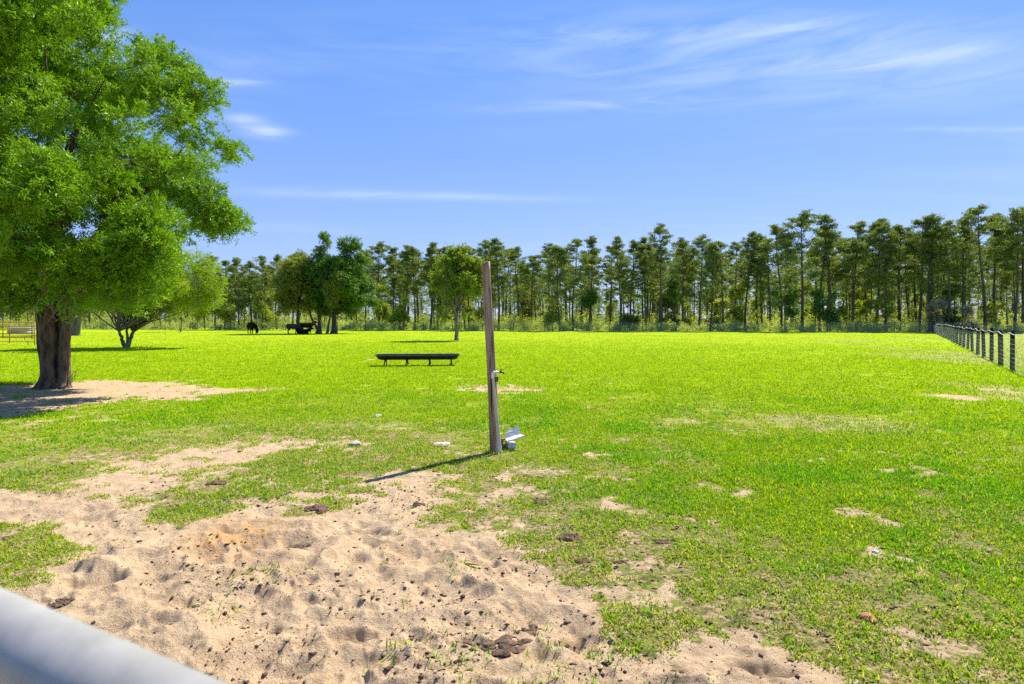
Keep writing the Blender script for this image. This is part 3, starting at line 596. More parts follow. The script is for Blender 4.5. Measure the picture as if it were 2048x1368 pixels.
# ------------------------------------------------------------------ pines of the wood
def pine_meshes(seed, Hh, kind):
    rg = random.Random(seed); rng = np.random.default_rng(seed); tr = MB(); lean = Vector((rg.uniform(-.5, .5), rg.uniform(-.5, .5), 0)); pts = []; rad = []
    b2 = rg.uniform(-.25, .25)
    for i in range(13):
        t = i / 12; pts.append(Vector((lean.x * t + b2 * math.sin(t * 5), lean.y * t + b2 * math.cos(t * 4) - b2, t * Hh - .1))); rad.append(.175 * (1 - .86 * t ** 1.2) + .05 * math.exp(-t * 25))
    tr.tube(pts, rad, 9, wob=.05)
    low = {0: .42, 1: .50, 2: .34, 3: .58}[kind] + rg.uniform(-.07, .07); fat = rg.uniform(.75, 1.3); br = MB(); tufts = []; dirs = []
    nb = {0: 42, 1: 34, 2: 50, 3: 26}[kind]
    for k in range(nb):
        t = low + (1 - low) * (k / (nb - 1)) ** .85; i = min(11, int(t * 12)); f = t * 12 - i; p = pts[i].lerp(pts[min(12, i + 1)], f)
        rel_ = (t - low) / (1 - low)
        ln = fat * {0: 2.2, 1: 2.6, 2: 2.0, 3: 2.4}[kind] * (.45 + .75 * math.sin(math.pi * min(1, rel_ * .75 + .18))) * rg.uniform(.55, 1.2) * (1 - .45 * rel_ ** 3)
        a = rg.uniform(0, 6.283); el = rg.uniform(-.05, .45) + .5 * rel_
        d = Vector((math.cos(a) * math.cos(el), math.sin(a) * math.cos(el), math.sin(el))); q = [p]
        for s in range(4): d = (d + Vector((rg.uniform(-.2, .2), rg.uniform(-.2, .2), rg.uniform(-.02, .2)))).normalized(); q.append(q[-1] + d * ln / 4)
        br.tube(q, [.035, .028, .02, .014, .008], 4, 1, False)
        for s in range(rg.randint(2, 5)):
            u_ = rg.uniform(.45, 1.); j = min(3, int(u_ * 4)); pp = q[j].lerp(q[j + 1], u_ * 4 - j)
            side = Vector((rg.uniform(-1, 1), rg.uniform(-1, 1), rg.uniform(-.1, .5))) * .30 * ln / 2
            tufts.append(pp + side * (.3 + u_)); dirs.append((d + side * .5 + Vector((0, 0, .2))).normalized())
    for k in range(10):                                    # dead stubs under the crown
        t = rg.uniform(.2, low + .1); i = int(t * 12); p = pts[i]; a = rg.uniform(0, 6.28); l = rg.uniform(.3, 1.2)
        br.tube([p, p + Vector((math.cos(a), math.sin(a), rg.uniform(-.3, .3))) * l], [.016, .005], 3, 1, False)
    T = np.array(tufts); D = np.array(dirs); nn = 50
    c = np.repeat(T, nn, 0) + rng.normal(size=(len(T) * nn, 3)) * np.array([.22, .22, .085]); ld = unit(np.repeat(D, nn, 0) * .55 + rng.normal(size=c.shape) * .75)
    side = unit(np.cross(ld, rng.normal(size=c.shape))) * rng.uniform(.028, .06, (len(c), 1)); l = rng.uniform(.12, .26, (len(c), 1))
    co = np.stack([c - side, c + side, c + ld * l + side * .4, c + ld * l - side * .4], 1).reshape(-1, 3); q = np.arange(len(co)).reshape(-1, 4)
    bv = np.array([tuple(v) for v in br.v]); bf = np.array(br.f) + len(co)
    tro = tr.build('trunk', M['bark_pine'], None, True)
    cro = mesh_np('crown', np.vstack([co, bv]), np.vstack([q, bf]), None, [M['needle'], M['bark_pine']], None, mi=np.concatenate([np.zeros(len(q)), np.ones(len(bf))]))
    return tro, cro
PINES = []
for s in range(14): PINES.append((*pine_meshes(100 + s, 14., s % 4), 14.))
used = set()
def pine(x, y, h, var, label, group, rz, wid=1.):
    tro, cro, H0 = PINES[var]; r = thing('pine_tree', label, 'pine tree', (x, y, hz(x, y)), rz, group); k = h / H0; r.scale = (k * wid, k * wid, k)
    for o in (tro, cro):
        if o.name not in used: used.add(o.name); c = o
        else: c = o.copy(); C.objects.link(c)
        c.parent = r
    return r
# line of the far fence
FA = np.array([55.7, 78.9]); FB = np.array([-51.5, 98.6]); FD = (FB - FA) / np.linalg.norm(FB - FA); FN = np.array([-FD[1], FD[0]]); FN = FN if FN[1] > 0 else -FN
def fence_y(px):  # depth at which the far fence crosses this bearing
    k = (px - CX) / F; t = (FA[0] - k * FA[1]) / (k * FD[1] - FD[0]); return FA[1] + t * FD[1]
SKY = [(20, 540), (70, 548), (120, 535), (180, 540), (235, 530), (290, 538), (340, 528), (395, 530), (430, 520), (452, 528), (478, 522), (505, 532), (527, 518), (554, 517), (585, 512), (730, 508), (757, 495), (790, 503), (807, 500), (830, 500), (861, 492), (890, 505),
       (938, 500), (976, 488), (997, 487), (1036, 506), (1066, 517), (1099, 496), (1120, 498), (1146, 489), (1178, 481), (1219, 500), (1240, 483), (1263, 490), (1292, 483), (1323, 459), (1366, 487), (1398, 480), (1420, 494), (1446, 490), (1490, 474), (1516, 478), (1541, 486),
       (1562, 461), (1604, 437), (1640, 470), (1659, 441), (1706, 453), (1751, 449), (1772, 457), (1800, 459), (1838, 450), (1863, 437), (1894, 458), (1925, 446), (1970, 423), (1992, 436), (2028, 430), (2046, 431), (2075, 440)]
ORD = ['first', 'second', 'third', 'fourth', 'fifth', 'sixth', 'seventh', 'eighth', 'ninth', 'tenth', 'eleventh', 'twelfth', 'thirteenth', 'fourteenth', 'fifteenth', 'sixteenth', 'seventeenth', 'eighteenth', 'nineteenth', 'twentieth']
def pine_label(i):
    px, py = SKY[i]; l = SKY[i - 1][1] if i else py + 1; r = SKY[i + 1][1] if i + 1 < len(SKY) else py + 1
    look = 'tall pine topping both its neighbours' if py < l - 2 and py < r - 2 else 'low pine below both its neighbours' if py > l + 2 and py > r + 2 else 'front row pine'
    xs = [a[0] for a in SKY]
    if px > 1868: return f'{look}, {ORD[sum(1868 < a <= px for a in xs) - 1]} along the wood edge right of the fence corner'
    if px > 1480: return f'{look}, {ORD[sum(px <= a <= 1868 for a in xs) - 1]} along the wood edge left of the fence corner'
    if px > 985: return f'{look}, {ORD[sum(985 < a <= px for a in xs) - 1]} in the wood right of the wooden post'
    if px > 700: return f'{look}, {ORD[sum(700 < a <= px for a in xs) - 1]} in the wood between shade trees and wooden post'
    return f'{look}, {ORD[sum(px <= a <= 700 for a in xs) - 1]} in the wood counting left from the shade trees'
rg = random.Random(77)
for i, (px, py) in enumerate(SKY):
    yd = fence_y(px) + rg.uniform(2.2, 9); x, y, ztop = at(px, py, yd); 
    pine(x, y, ztop + .2, (i * 5 + (2 if i % 3 else 0)) % 14, pine_label(i), 'pines along the front of the wood', rg.uniform(0, 6.28), rg.uniform(.9, 1.15))
cnt = 0
while cnt < 228:
    px = rg.uniform(-60, 2130); dd = rg.uniform(4, 60); base = fence_y(px); yd = base + dd
    # leave a few lanes where the sky comes through
    if any(abs(px - q) < 9 for q in (775, 845, 1020, 1010, 1240, 1418)) and rg.random() < .8: continue
    top = np.interp(px, [a[0] for a in SKY], [a[1] for a in SKY]) + rg.uniform(8, 48); x, y, zt = at(px, top, yd)
    pine(x, y, min(zt, 17.5) * (rg.uniform(.5, 1) if cnt % 2 else 1), rg.randrange(14), 'slender pine standing deep in the wood behind the front row', 'pines deep in the wood', rg.uniform(0, 6.28), rg.uniform(.9, 1.35)); cnt += 1

# leafy young trees among the pines
HW = [(448, 600, 545, 26, 'young_leaf', 'yellow green young tree at the wood edge behind the first black cow'), (760, 610, 575, 22, 'young_leaf', 'yellow green young tree at the wood edge right of the shade trees'),
      (978, 585, 520, 30, 'dull_leaf', 'leafy olive tree at the wood edge right behind the wooden post'), (870, 585, 545, 20, 'young_leaf', 'bright yellowish tree at the wood edge behind the lone oak'),
      (1105, 635, 600, 22, 'bush_leaf', 'bushy pale sapling at the wood edge right of the wooden post'), (1260, 640, 608, 20, 'dull_leaf', 'small bushy tree at the wood edge, middle of the field'),
      (1350, 585, 555, 22, 'dark_leaf', 'dark leafy tree inside the wood below its tallest middle pine'), (1570, 620, 585, 24, 'dark_leaf', 'dark round young tree at the wood edge where the tall pines begin'),
      (1655, 620, 580, 26, 'dark_leaf', 'dark bushy tree at the wood edge left of the yellow one'), (1772, 600, 545, 27, 'young_leaf', 'yellow leaved tree at the wood edge left of the fence corner'),
      (1630, 590, 570, 20, 'young_leaf', 'light green sapling squeezed between dark trees in the wood'), (1865, 630, 600, 24, 'grey_leaf', 'pale greyish bush tree standing right behind the fence corner'),
      (1895, 615, 575, 20, 'dark_leaf', 'dark vine covered tree just right of the fence corner'), (1990, 635, 610, 22, 'bush_leaf', 'bushy green tree at the wood edge behind the side fence'),
      (1930, 640, 615, 18, 'grey_leaf', 'small pale bush behind the side fence wires'), (530, 620, 575, 24, 'young_leaf', 'light leafy tree at the wood edge above the first black cow'),
      (490, 590, 560, 24, 'dark_leaf', 'dark leafy tree in the wood left of the shade trees'), (1720, 640, 605, 18, 'young_leaf', 'low light green tree near the fence, below the yellow one'), (410, 610, 575, 24, 'young_leaf', 'light leafy tree showing past the low spreading oak'),
      (1440, 640, 600, 20, 'bush_leaf', 'low pale tree at the wood edge, centre right'), (1180, 600, 580, 22, 'dark_leaf', 'dark leafy tree deep in the wood right of the wooden post'), (800, 620, 590, 20, 'young_leaf', 'light green sapling behind the trough in the wood')]
for i, (px, yc, yt, r, mk, lb) in enumerate(HW):
    yd = fence_y(px) + 1.5 + (i * 37 % 7); x, y, _ = at(px, 650, yd); k = yd / F; r2 = r
    root = thing('young_tree', lb, 'tree', (x, y, hz(x, y)), group='leafy trees among the pines'); mb = MB()
    zt = H + (HY - yt) * k; zc = H + (HY - yc) * k; limb(mb, (0, 0, -.1), (rg.uniform(-.2, .2), 0, zt * .85), .09, .03, .04, 7, 6, i)
    lobes = []; q_ = random.Random(i * 3 + 1)
    for j in range(9):
        z = q_.uniform(max(.7, zc - (zt - zc) * .7), zt); s_ = r2 * k * q_.uniform(.35, .62) * (1.1 - .35 * (z / zt)); lobes.append((q_.uniform(-.6, .6) * r2 * k, q_.uniform(-.6, .6) * r2 * k, z, s_, s_, s_ * .7))
    mb.build('trunk', M['bark_pine'], root, True); co, q, mi = crown(lobes, 620, 12, .22, .10, 300 + i, .5, .44, .6, .4)
    mesh_np('crown', co, q, None, [M[mk], M['twig']], root, mi=mi)

YT = None
for i in range(30):
    px = rg.uniform(-20, 2080); yd = fence_y(px) + rg.uniform(8, 40); x, y, _ = at(px, 650, yd)
    if i % 5 == 0:
        root = thing('young_tree', 'leafy young tree standing deep among the pine trunks', 'tree', (x, y, hz(x, y)), group='young trees deep among the pines'); mb = MB(); limb(mb, (0, 0, -.1), (.1, 0, 5.5), .08, .02, .04, 6, 6, i)
        q_ = random.Random(i + 40); lobes = [(q_.uniform(-.9, .9), q_.uniform(-.9, .9), q_.uniform(1.2, 6.5), q_.uniform(.5, 1.1), q_.uniform(.5, 1.1), q_.uniform(.4, .8)) for j in range(14)]
        a_ = mb.build('trunk', M['bark_pine'], root, True); co, q, mi = crown(lobes, 800, 12, .24, .10, 700 + i, .5, .42, .6, .4)
        b_ = mesh_np('crown', co, q, None, [M[('bush_leaf', 'dull_leaf', 'young_leaf')[i // 5 % 3]], M['twig']], root, mi=mi); YT = (a_, b_)
    else:
        root = thing('young_tree', 'leafy young tree standing deep among the pine trunks', 'tree', (x, y, hz(x, y)), rg.uniform(0, 6.28), group='young trees deep among the pines')
        for o in YT: c = o.copy(); C.objects.link(c); c.parent = root
    k = rg.uniform(.6, 1.25); root.scale = (k * rg.uniform(.8, 1.4), k, k)
def leaf_mass(name, label, cat, pts, sizes, leafs, wid, seed, mk, per=14):
    rng = np.random.default_rng(seed); n = len(pts)
    c = np.repeat(pts, per, 0) + rng.normal(size=(n * per, 3)) * np.repeat(sizes, per)[:, None] * np.array([.5, .5, .45]); c[:, 2] = np.maximum(c[:, 2], .03)
    ld = unit(rng.normal(size=c.shape) + np.array([0, 0, .3])); sd2 = unit(np.cross(ld, rng.normal(size=c.shape))) * wid * rng.uniform(.6, 1.3, (len(c), 1)); l = leafs * rng.uniform(.6, 1.3, (len(c), 1))
    co = np.stack([c, c + ld * l * .5 + sd2, c + ld * l, c + ld * l * .5 - sd2], 1).reshape(-1, 3)
    return tag(mesh_np(name, co, np.arange(len(co)).reshape(-1, 4), None, [M[mk]]), label, cat, None, 'stuff')
def undergrowth():
    rng = np.random.default_rng(6); nb = 1300; px = rng.uniform(-150, 2200, nb); dd = 1.0 + rng.random(nb) ** 1.5 * 32; big = sst(dd, 1, 12)
    yd = np.array([fence_y(p) for p in px]) + dd; x = (px - CX) / F * yd; hh = rng.uniform(.3, 1.0, nb) * (1 + 2.6 * big * rng.random(nb)) * (.7 + .8 * vn(px * .015, px * 0, 3)); ww = hh * rng.uniform(.5, .9, nb) + .3
    per = 16; d = unit(rng.normal(size=(nb * per, 3))) * (rng.random((nb * per, 1)) ** .4)
    p = np.stack([np.repeat(x, per), np.repeat(yd, per), np.repeat(hh, per) * .75], 1) + d * np.stack([np.repeat(ww, per), np.repeat(ww, per), np.repeat(hh, per) * .85], 1); n = len(p)
    leaf_mass('undergrowth', 'tangled pale green undergrowth along the foot of the wood', 'undergrowth', p, rng.uniform(.18, .42, n), .18, .05, 9, 'bush_leaf', 16)
    n = 26000; px = rng.uniform(-200, 2250, n); yd = np.array([fence_y(p) for p in px]) + rng.uniform(40, 80, n); x = (px - CX) / F * yd
    z = (rng.random(n) ** 1.3) * (10 + 6 * vn(px * .02, px * 0, 12)); ok = vn(px * .11, z * .35, 14) > .30 + .02 * z
    leaf_mass('distant_wood', 'distant wood glimpsed as one green mass between the pine trunks', 'wood', np.stack([x, yd, z], 1)[ok], rng.uniform(.5, 1.0, n)[ok], .42, .15, 10, 'far_leaf', 10)
undergrowth()
def distant_pines():
    rg = random.Random(41); rng = np.random.default_rng(41); mb = MB(); T = []
    for k in range(330):
        px = rg.uniform(-80, 2140); yd = fence_y(px) + rg.uniform(14, 66); x = (px - CX) / F * yd; h = rg.uniform(8, 13.5); lx = rg.uniform(-.6, .6)
        mb.tube([(x, yd, -.1), (x + lx * .5, yd, h * .5), (x + lx, yd + .2, h)], [rg.uniform(.09, .16), .09, .03], 5, 1, False)
        for j in range(rg.randint(10, 20)): z = rg.uniform(.45, 1.02); q = 1.6 * (1.15 - z); T.append((x + lx * z + rg.gauss(0, q * .8), yd + rg.gauss(0, q * .8), h * z))
    T = np.array(T); per = 34; c = np.repeat(T, per, 0) + rng.normal(size=(len(T) * per, 3)) * np.array([.34, .34, .14])
    ld = unit(rng.normal(size=c.shape) + np.array([0, 0, .3])); sd3 = unit(np.cross(ld, rng.normal(size=c.shape))) * .05; l = rng.uniform(.14, .3, (len(c), 1))
    co = np.stack([c - sd3, c + sd3, c + ld * l + sd3 * .4, c + ld * l - sd3 * .4], 1).reshape(-1, 3); bv = np.array([tuple(v) for v in mb.v]); bf = np.array(mb.f) + len(co)
    tag(mesh_np('distant_pines', np.vstack([co, bv]), np.vstack([np.arange(len(co)).reshape(-1, 4), bf]), None, [M['needle'], M['bark_pine']], mi=np.concatenate([np.zeros(len(co) // 4), np.ones(len(bf))])),
        'rest of the pines, thin trunks crowding the back of the wood', 'pine trees', None, 'stuff')
distant_pines()

# ------------------------------------------------------------------ fences
def side_fence():
    root = thing('wire_fence', 'woven wire fence on dark wooden posts running away along the right side', 'fence', (16.5, 19.7, 0))
    d = Vector((.663, 1, 0)).normalized(); st = 2.94; ks = list(range(-2, 25)); bases = []
    rg = random.Random(2)
    for k in ks:
        x, y = 16.5 + d.x * st * k, 19.7 + d.y * st * k; z = hz(x, y); bases.append(Vector((x, y, z))); hh = 1.28 + rg.uniform(-.03, .06); mb = MB(); l = Vector((rg.uniform(-.05, .05), rg.uniform(-.05, .05), 0))
        r = .072 + rg.uniform(-.006, .01)
        mb.tube([(0, 0, -.1), (l.x * .3, 0, .4), (l.x * .7, 0, .9), (l.x, l.y, hh)], [r, r, r * .97, r * .93], 14, wob=.02)
        o = mb.build('post', M['grey_post'] if k % 3 == 1 else M['dark_post'], root, True); o.location = (x - 16.5, y - 19.7, z)
    w = MB(); O = Vector((16.5, 19.7, 0)); nrm = Vector((-d.y, d.x, 0)) * .082
    hs_ = [.04, .17, .30, .44, .58, .73, .88, 1.04]
    for i in range(len(bases) - 1):
        a, b = bases[i], bases[i + 1]
        for h in hs_: w.tube([a - O + nrm + Vector((0, 0, h)), b - O + nrm + Vector((0, 0, h))], .0028, 4, 0, False)
        n_ = 14 if i < 12 else 9
        for k in range(n_):
            p = a.lerp(b, k / n_) - O + nrm; w.tube([p + Vector((0, 0, .04)), p + Vector((0, 0, 1.04))], .0013 if i < 12 else .0022, 3, 0, False)
    w.build('wire_mesh', M['wire'], root)
    w = MB()
    for i in range(len(bases) - 1):
        a, b = bases[i], bases[i + 1]; sag = rg.uniform(.05, .12)
        w.tube([a.lerp(b, t) - O + nrm + Vector((0, 0, 1.25 - sag * math.sin(math.pi * t))) for t in (0, .2, .4, .6, .8, 1)], .010, 5, 0, False)
    w.build('top_wire', M['wire'], root)
def far_fence():
    root = thing('wire_fence', 'long wire fence on thin posts crossing the far end of the field before the wood', 'fence', (FA[0], FA[1], 0)); O = Vector((FA[0], FA[1], 0)); rg = random.Random(9)
    bs = []
    for k in range(-6, 31):
        p = FA + FD * 4.7 * k; z = hz(*p); bs.append(Vector((p[0], p[1], z))); mb = MB(); hh = 1.32 + rg.uniform(-.05, .08)
        if k == 0: mb.tube([(0, 0, -.1), (0, 0, 1.55)], [.13, .12], 14)
        else: mb.tube([(0, 0, -.1), (rg.uniform(-.03, .03), 0, hh)], [.045, .04], 8)
        o = mb.build('post', M['dark_post'], root, True); o.location = bs[-1] - O
    w = MB(); n = Vector((FN[0], FN[1], 0)) * -.05
    for a, b in zip(bs[:-1], bs[1:]):
        for h in (.05, .2, .36, .53, .72, .92, 1.12, 1.25): w.tube([a - O + n + Vector((0, 0, h)), b - O + n + Vector((0, 0, h))], .006, 3, 0, False)
        for k in range(12): p = a.lerp(b, k / 12) - O + n; w.tube([p + Vector((0, 0, .05)), p + Vector((0, 0, 1.12))], .004, 3, 0, False)
    w.build('wire_mesh', M['wire'], root)
side_fence(); far_fence()

# ------------------------------------------------------------------ corral panels at the far left
def panel(x, y, rz, ln, hh, mk, label, nr=6, legs=(.0, .33, .66, 1.)):
    root = thing('corral_panel', label, 'livestock panel', (x, y, hz(x, y)), rz, 'corral panels'); r = MB()
    for k in range(nr):
        z = .22 + (hh - .22) * k / (nr - 1); o = MB().tube([(0, 0, z), (ln, 0, z)], .024, 8).build('rail', M[mk], root, True)
    for t in legs: MB().tube([(ln * t, .0, 0 if t in (0., 1.) else .12), (ln * t, .0, hh + .02)], .03, 8).build('upright', M[mk], root, True)
    for t in (.08, .92): MB().tube([(ln * t, .03, -.02), (ln * t, .03, .3)], .026, 8).build('foot', M[mk], root, True)
x, y = gp(69, 690); panel(x, y, R(174), 5.5, 1.50, 'rust', 'rusty red pipe corral panel nearest the large oak trunk')
x, y = gp(64, 681); panel(x, y, R(181), 7., 1.45, 'dark_rust', 'darker pipe corral panel standing behind the rusty red one', 5)
def tank():
    x, y = gp(42, 668); root = thing('water_tank', 'pale grey round metal water tank behind the corral panels', 'tank', (x, y, hz(x, y))); mb = MB()
    n = 32; prof = [(1.25, 0), (1.25, .2), (1.29, .22), (1.25, .24), (1.25, .45), (1.29, .47), (1.25, .49), (1.25, .72), (1.31, .75), (1.27, .79), (1.2, .76), (1.2, .5)]
    vs_ = [(math.cos(6.2832 * k / n) * r, math.sin(6.2832 * k / n) * r, z) for r, z in prof for k in range(n)]
    mb.add(vs_, [(i * n + k, i * n + (k + 1) % n, (i + 1) * n + (k + 1) % n, (i + 1) * n + k) for i in range(len(prof) - 1) for k in range(n)]); mb.build('wall', M['galv'], root, True)
    MB().tube([(0, 0, .6), (0, 0, .605)], 1.2, 32).build('water', M['black_plastic'], root)
tank()

# ------------------------------------------------------------------ feed trough
def trough():
    x, y = gp(836, 730.5); root = thing('feed_trough', 'long black plastic feed trough on curved steel legs in the field', 'trough', (x, y, hz(x, y)), R(5)); Ln, W, top, dep = 3.0, .60, .42, .20
    def shell(off, name, m_):
        n = 16; secs = []; xs = [-Ln / 2 + off, -Ln / 2 + .04 + off, -Ln / 2 + .09 + off, -Ln / 2 + .18, 0, Ln / 2 - .18, Ln / 2 - .09 - off, Ln / 2 - .04 - off, Ln / 2 - off]; ks = [.06, .5, .85, 1, 1, 1, .85, .5, .06]
        vs_ = []
        for xx, k in zip(xs, ks):
            for j in range(n + 1):
                a = math.pi * j / n; vs_.append((xx, -math.cos(a) * (W / 2 - .04 - off) * (.86 + .14 * k), top - .01 - (math.sin(a) ** .8) * (dep - off) * k))
        fs_ = [(i * (n + 1) + j, i * (n + 1) + j + 1, (i + 1) * (n + 1) + j + 1, (i + 1) * (n + 1) + j) for i in range(len(xs) - 1) for j in range(n)]
        return vs_, fs_
    mb = MB(); v1, f1 = shell(0, '', 0); v2, f2 = shell(.015, '', 0); mb.add(v1, f1); mb.add(v2, [f[::-1] for f in f2]); b = mb.build('basin', M['black_plastic'], root, True)
    rim = MB(); n = 4
    hw, hl = W / 2 - .035, Ln / 2 - .02; pts = []
    for cx_, cy_, a0 in ((hl - .08, hw - .08, 0), (-hl + .08, hw - .08, 90), (-hl + .08, -hw + .08, 180), (hl - .08, -hw + .08, 270)):
        for k in range(5): a = R(a0 + k * 22.5); pts.append((cx_ + .08 * math.cos(a), cy_ + .08 * math.sin(a)))
    vs_ = []; N_ = len(pts)
    for (px, py) in pts:
        s = 1.0; ox, oy = px * (1 + .05 / hl), py * (1 + .055 / hw)
        vs_ += [(px, py, top), (ox, oy, top + .005), (ox, oy, top - .035), (px, py, top - .02)]
    rim.add(vs_, [(i * 4 + k, ((i + 1) % N_) * 4 + k, ((i + 1) % N_) * 4 + (k + 1) % 4, i * 4 + (k + 1) % 4) for i in range(N_) for k in range(4)]); rim.build('rim', simple('highlight grey rim', (.05, .05, .055), (.16, .16, .17), 9, .4), root)  # rim's highlight put into its colour, a lighter grey than the basin
    for xx in (-1.17, -.40, .42, 1.20):
        l = MB(); arc = []
        for k in range(13): a = math.pi * k / 12; arc.append((xx, -math.cos(a) * (W / 2 - .012), top - .02 - math.sin(a) * (dep + .03) * 0.98))
        l.tube(arc, .02, 8)
        for s in (-1, 1): l.tube([(xx, s * .20, top - .03 - dep * .72), (xx + .01, s * .24, .12), (xx + .02 * s, s * .26, .05), (xx, s * .22, .0)], .024, 8)
        l.build('leg', M['dark_steel'], root, True)
    return root
trough()

# ------------------------------------------------------------------ wooden post, standpipe and scrap at its foot
def post_group():
    x, y = gp(990, 902); z = hz(x, y); root = thing('wooden_post', 'tall weathered brown wooden post leaning slightly left in the foreground', 'post', (x, y, z))
    top = Vector(at(973, 525, y + .03)) - Vector((x, y, z)); mb = MB(); n = 28; vs_ = []; rings = 26
    for i in range(rings + 1):
        t = i / rings; r = .060 * (1 - t) + .050 * t; c = top * t + Vector((.008 * math.sin(t * 5), 0, -.12 * (1 - t)))
        for k in range(n):
            a = 2 * math.pi * k / n; f = 1 + .05 * (vn(np.array([k * .9]), np.array([t * 1.5]))[0] - .5) + .05 * math.cos(a * 2 + .6)
            if k in (5, 16, 23): f -= .10 * (vn(np.array([k + .5]), np.array([t * 6.]))[0])
            vs_.append((c.x + math.cos(a) * r * f, c.y + math.sin(a) * r * f, c.z + (.018 * math.cos(a) * (i == rings))))
    mb.add(vs_, [(i * n + k, i * n + (k + 1) % n, (i + 1) * n + (k + 1) % n, (i + 1) * n + k) for i in range(rings) for k in range(n)] + [tuple(rings * n + k for k in range(n))])
    mb.build('shaft', M['post'], root, True)
    # standpipe on the camera side of the post
    yb = y - .10; P0 = Vector(at(1000, 905, yb)); P1 = Vector(at(986, 752, yb + .01)); st = thing('water_standpipe', 'garden tap on a white elbow above a pale strip, beside the wooden post', 'tap', (P0.x, P0.y, hz(P0.x, P0.y))); O = st.location
    d = P1 - P0; mb = MB(); v_ = []
    for t, w_ in ((0, .026), (.12, .024), (.5, .019), (.9, .014), (1, .013)):
        c = P0 + d * t - O + Vector((0, 0, -.04 * (t == 0)))
        for sx, sy in ((-1, -1), (1, -1), (1, 1), (-1, 1)): v_.append((c.x + sx * w_, c.y + sy * .016, c.z))
    mb.add(v_, [(i * 4 + k, i * 4 + (k + 1) % 4, (i + 1) * 4 + (k + 1) % 4, (i + 1) * 4 + k) for i in range(4) for k in range(4)] + [(16, 17, 18, 19)]); mb.build('riser', M['pale_wood'], st, bevel=.003)
    e = P1 - O; e2 = Vector(at(997, 745, yb)) - O
    MB().tube([e + Vector((0, -.004, -.03)), e + Vector((0, -.004, .012)), e + Vector((.003, -.004, .032)), e + Vector((.014, -.004, .042)), e + Vector((.034, -.004, .045))], [.021, .021, .021, .021, .021], 14).build('elbow', M['pvc'], st, True)
    a = e + Vector((.03, -.004, .045)); cp = MB(); cp.tube([a, a + Vector((.02, 0, .001)), a + Vector((.0201, 0, .001)), a + Vector((.05, 0, .003))], [.022, .022, .015, .015], 14); cp.build('coupling', M['pvc'], st, True)
    b = a + Vector((.05, 0, .003)); sp = MB(); sp.tube([b, b + Vector((.03, 0, .002)), b + Vector((.048, 0, -.004)), b + Vector((.056, 0, -.022))], [.012, .013, .011, .010], 12); sp.tube([b + Vector((.022, 0, 0)), b + Vector((.020, 0, .022))], [.011, .007], 10)
    spo = sp.build('spigot', M['brass'], st, True)
    hb = MB(); hb.tube([b + Vector((.020, 0, .020)), b + Vector((.020, 0, .034))], .004, 8); hb.tube([b + Vector((.006, .0, .034)), b + Vector((.036, 0, .038))], .005, 8); hb.build('handle', M['brass'], spo, True)
    bl = Vector(at(993, 758, yb + .04)) - O; MB().box(bl, (.050, .045, .066), Matrix.Rotation(R(6), 3, 'Y')).build('mounting_block', M['brown_wood'], st, bevel=.003)
    # bent ribbed metal sheet lying on a wooden box end and a pale block
    bx_, by_ = gp(1022, 896); bz = hz(bx_, by_)
    k = thing('metal_flashing', 'bent ribbed white metal sheet lying at the foot of the wooden post', 'metal sheet', (bx_, by_, bz + .012))
    dz = 7.68; rows = [((1013.5, 861), (1037, 852), .09), ((1012, 865.5), (1038, 856.5), .07), ((1011.5, 866.5), (1038.5, 857.8), .062), ((1010.5, 871.5), (1039, 862.5), .045), ((1010.2, 872.5), (1039.3, 863.6), .037),
            ((1010, 877), (1040.5, 867.5), .02), ((1011, 879), (1044, 868.8), -.02), ((1013.5, 882.5), (1050.5, 870.5), -.075), ((1013.8, 885.5), (1049.5, 873.2), -.078)]
    v_ = []
    for (lx, ly), (rx_, ry_), dd in rows:
        for t in (0, .25, .5, .75, 1):
            for th in (0, .004):
                p = Vector(at(lx + (rx_ - lx) * t, ly + (ry_ - ly) * t + .5 * math.sin(t * 9 + dd * 40), dz + dd)) - k.location; v_.append(p + Vector((0, th, -th * .5)))
    f_ = []
    for i in range(len(rows) - 1):
        for j in range(4):
            a_ = (i * 5 + j) * 2; b_ = ((i + 1) * 5 + j) * 2; f_ += [(a_, b_, b_ + 2, a_ + 2), (a_ + 1, a_ + 3, b_ + 3, b_ + 1)]
        for j in (0, 4): a_ = (i * 5 + j) * 2; b_ = ((i + 1) * 5 + j) * 2; f_ += [(a_, a_ + 1, b_ + 1, b_)]
    for i in (0, len(rows) - 1):
        for j in range(4): a_ = (i * 5 + j) * 2; f_ += [(a_, a_ + 2, a_ + 3, a_ + 1)]
    mb = MB(); mb.add(v_, f_); o = mb.build('sheet', M['white_metal'], k)
    q = thing('concrete_block', 'pale blue grey block under the bent metal sheet', 'block', (bx_ + .005, by_ - .02, bz - .01), R(18)); MB().box((0, 0, .04), (.10, .10, .10)).build('body', M['concrete'], q, bevel=.006)
    q = thing('wooden_block', 'short dark wooden box end between the post and metal sheet', 'wood block', (bx_ - .085, by_ + .02, bz + .02), R(20)); m2 = MB(); m2.box((0, .02, -.02), (.05, .05, .05))
    m2.box((0, 0, .01), (.09, .09, .022)); m2.box((0, 0, .093), (.10, .09, .016)); m2.box((-.039, 0, .053), (.016, .088, .062)); m2.box((.039, 0, .053), (.016, .088, .062)); m2.build('body', M['brown_wood'], q, bevel=.002)
post_group()

